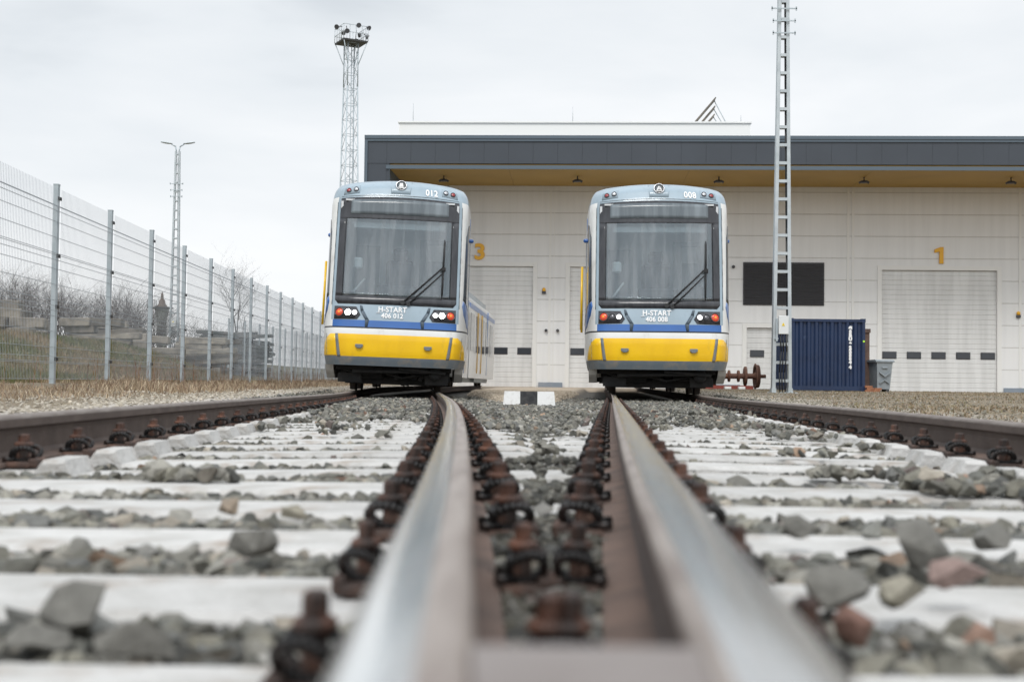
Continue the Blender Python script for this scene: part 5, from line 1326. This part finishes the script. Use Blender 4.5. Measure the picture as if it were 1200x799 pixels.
        # skirt below the body corner
        b = MB(); b.prism([(.75, .44), (4.2, .44), (4.2, .20), (1.25, .20), (.85, .34)], s*1.06, s*1.20, 0, 'yz'); b.build('side_skirt', M['white_paint'], root)
        b = MB(); P = [tramS(s*1.13, 1.46+k*.2, .004) for k in range(10)]; b.path(P, .006, 4); b.build('seam', M['strip'], root)
    # underframe
    b = MB(); b.bx(-.98, .98, 1.1, 12, .20, .50); b.bx(-1.0, 1.0, .55, 1.09, .36, .50); b.box((.50, .75, .30), (.42, .3, .13), 0, None, .03); b.box((-.45, .80, .28), (.55, .3, .15), 0, None, .03); b.box((-.05, .7, .33), (.2, .5, .1), 0, None, .03)
    for q in range(14):
        xq = -.9+q*.138+random.uniform(-.03, .03); b.box((xq, random.uniform(.55, 1.0), random.uniform(.24, .36)), (random.uniform(.04, .12), .12, random.uniform(.06, .2)), 0, Matrix.Rotation(random.uniform(-.3, .3), 3, 'Y'), .01)
    b.path([(-.9, .6, .38), (-.6, .5, .27), (-.2, .5, .33), (.15, .45, .24), (.5, .5, .31), (.9, .6, .38)], .022, 6)
    b.tube((-.7, .3, .33), (.6, .26, .36), .03); b.tube((.1, .2, .40), (.9, .28, .34), .025); b.lathe((.72, .38, .33), (0, -1, 0), [(.11, -.1), (.11, .05), (.06, .08)], 14); b.bx(-.95, -.55, .45, .55, .14, .3); b.bx(.55, .95, .45, .55, .14, .3)
    b.bx(-.85, .85, .8, 1.0, .12, .25); b.build('underframe', M['under'], root)
    for yb in (2.0, 10.0):
        bg = MB(); bg.box((0, yb+.9, .38), (1.2, 2.2, .16), 0, None, .03); bo = bg.build('bogie', M['under'], root)
        for yw in (yb, yb+1.8):
            for s in (-1, 1):
                b = MB(); b.lathe((s*.74, yw, .32), (s, 0, 0), [(0, -.03), (.345, -.03), (.345, .0), (.32, .01), (.315, .09), (.15, .09), (.12, .05), (0, .05)], 28); b.build('wheel', M['wheel'], bo)
            b = MB(); b.tube((-.74, yw, .32), (.74, yw, .32), .07); b.build('axle', M['wheel'], bo)
    # roof equipment
    b = MB(); b.box((.25, 4.2, 3.76), (1.5, 1.6, .14), 0, None, .04); b.box((0, 8, 3.78), (1.7, 3.0, .26), 0, None, .05); b.build('roof_box', M['strip'], root)
    b = MB(); 
    if lit:
        b.lathe((-.25+.6, 2.4, 3.72), (0, 0, 1), [(.20, 0), (.20, .06), (.12, .14), (0, .17)], 16); b.build('roof_antenna', M['galv_light'], root)
        b = MB(); b.path([(.45, 3.0, 3.83), (.7, 3.0, 3.90), (.95, 3.0, 3.83), (1.12, 3.0, 3.68)], .05, 8); b.path([(.7, 3.3, 3.92), (1.0, 3.3, 3.88), (1.15, 3.3, 3.72)], .04, 8); b.tube((.83, 3.2, 3.88), (.83, 3.2, 4.03), .02); b.build('roof_cable', M['black'], root)
    else:
        b.lathe((.28, 1.9, 3.70), (0, 0, 1), [(.18, 0), (.18, .05), (.12, .13), (0, .16)], 16); b.build('roof_antenna', M['black'], root)
    # --- following sections
    inv = root.matrix_world.inverted()
    for k, (p0, p1) in enumerate(sections):
        P0 = inv @ Vector(p0); P1 = inv @ Vector(p1); dv = P1-P0; L_ = dv.length; Rz = math.atan2(-dv.x, dv.y)
        prof = [(-1.29, .35), (-1.30, 1.3), (-1.27, 2.9), (-1.20, 3.25), (-1.0, 3.45), (1.0, 3.45), (1.20, 3.25), (1.27, 2.9), (1.30, 1.3), (1.29, .35)]
        b = MB(); b.prism(prof, .35, L_-.05, 0); sb = b.build('rear_car_body', M['white_paint'], root, P0, (0, 0, Rz))
        for s in (-1, 1):
            b = MB(); n_ = int(L_/2.4)
            for q in range(n_):
                y0_ = .7+q*(L_-1.2)/n_; V = [(s*1.312, y0_, 1.35), (s*1.312, y0_+1.6, 1.35), (s*1.288, y0_+1.6, 2.75), (s*1.288, y0_, 2.75)]
                V2 = [(v[0]-s*.03, v[1], v[2]) for v in V]
                b = MB(); b.add(V+V2, [(0, 1, 2, 3), (7, 6, 5, 4), (0, 1, 5, 4), (1, 2, 6, 5), (2, 3, 7, 6), (3, 0, 4, 7)])
                b.build('side_window', M['side_glass'], sb)
            for q in (.28, .42):
                b = MB(); b.bx(s*1.30-.03, s*1.30+.03, L_*q, L_*q+.10, .55, 2.9); b.build('door_post', M['pale_post'], sb)
            b = MB(); b.bx(s*1.285-.02, s*1.285+.02, L_*.66, L_*.66+.1, .5, 3.2); b.bx(s*1.26-.02, s*1.26+.02, .4, L_-.1, 2.92, 3.1); b.build('blue_trim', M['dull_blue'], sb)
        b = MB(); b.bx(-1.05, 1.05, .6, L_-.6, .18, .36); b.bx(-1.2, 1.2, L_*.3, L_*.6, .22, .345); b.build('underframe', M['galv'] if k == len(sections)-1 else M['under'], sb)
        b = MB(); b.bx(-.9, .9, 1.0, L_-1.0, 3.46, 3.72); b.build('roof_box', M['galv_light'], sb)
        b = MB(); b.bx(-1.15, 1.15, -.1, .349, .45, 3.35); b.build('gangway_bellows', M['black'], sb)
        for yw in (L_*.75, L_*.75+1.8):
            for s in (-1, 1):
                b = MB(); b.lathe((s*.74, yw, .32), (s, 0, 0), [(0, -.03), (.345, -.03), (.345, .0), (.32, .01), (.315, .09), (0, .09)], 24); b.build('wheel', M['wheel'], sb)
    return root
ZR = .17-.07
# the track centre line gives each tram its place
make_tram((-2.03, 21.7, ZR), R(3.3), R(1.5), '012', True, 'tram numbered 012 with all white headlights lit on the curved left track',
          [((-2.88, 33.9, ZR), (-2.90, 46.2, ZR)), ((-2.90, 46.4, ZR), (-2.16, 59.6, ZR))], None)
make_tram((2.50, 21.7, ZR), R(-4.0), R(.0), '008', False, 'tram numbered 008 with only its inner headlights lit on the straight right track',
          [((3.38, 34.0, ZR), (4.25, 46.4, ZR)), ((4.27, 46.7, ZR), (5.15, 59.2, ZR))], None)
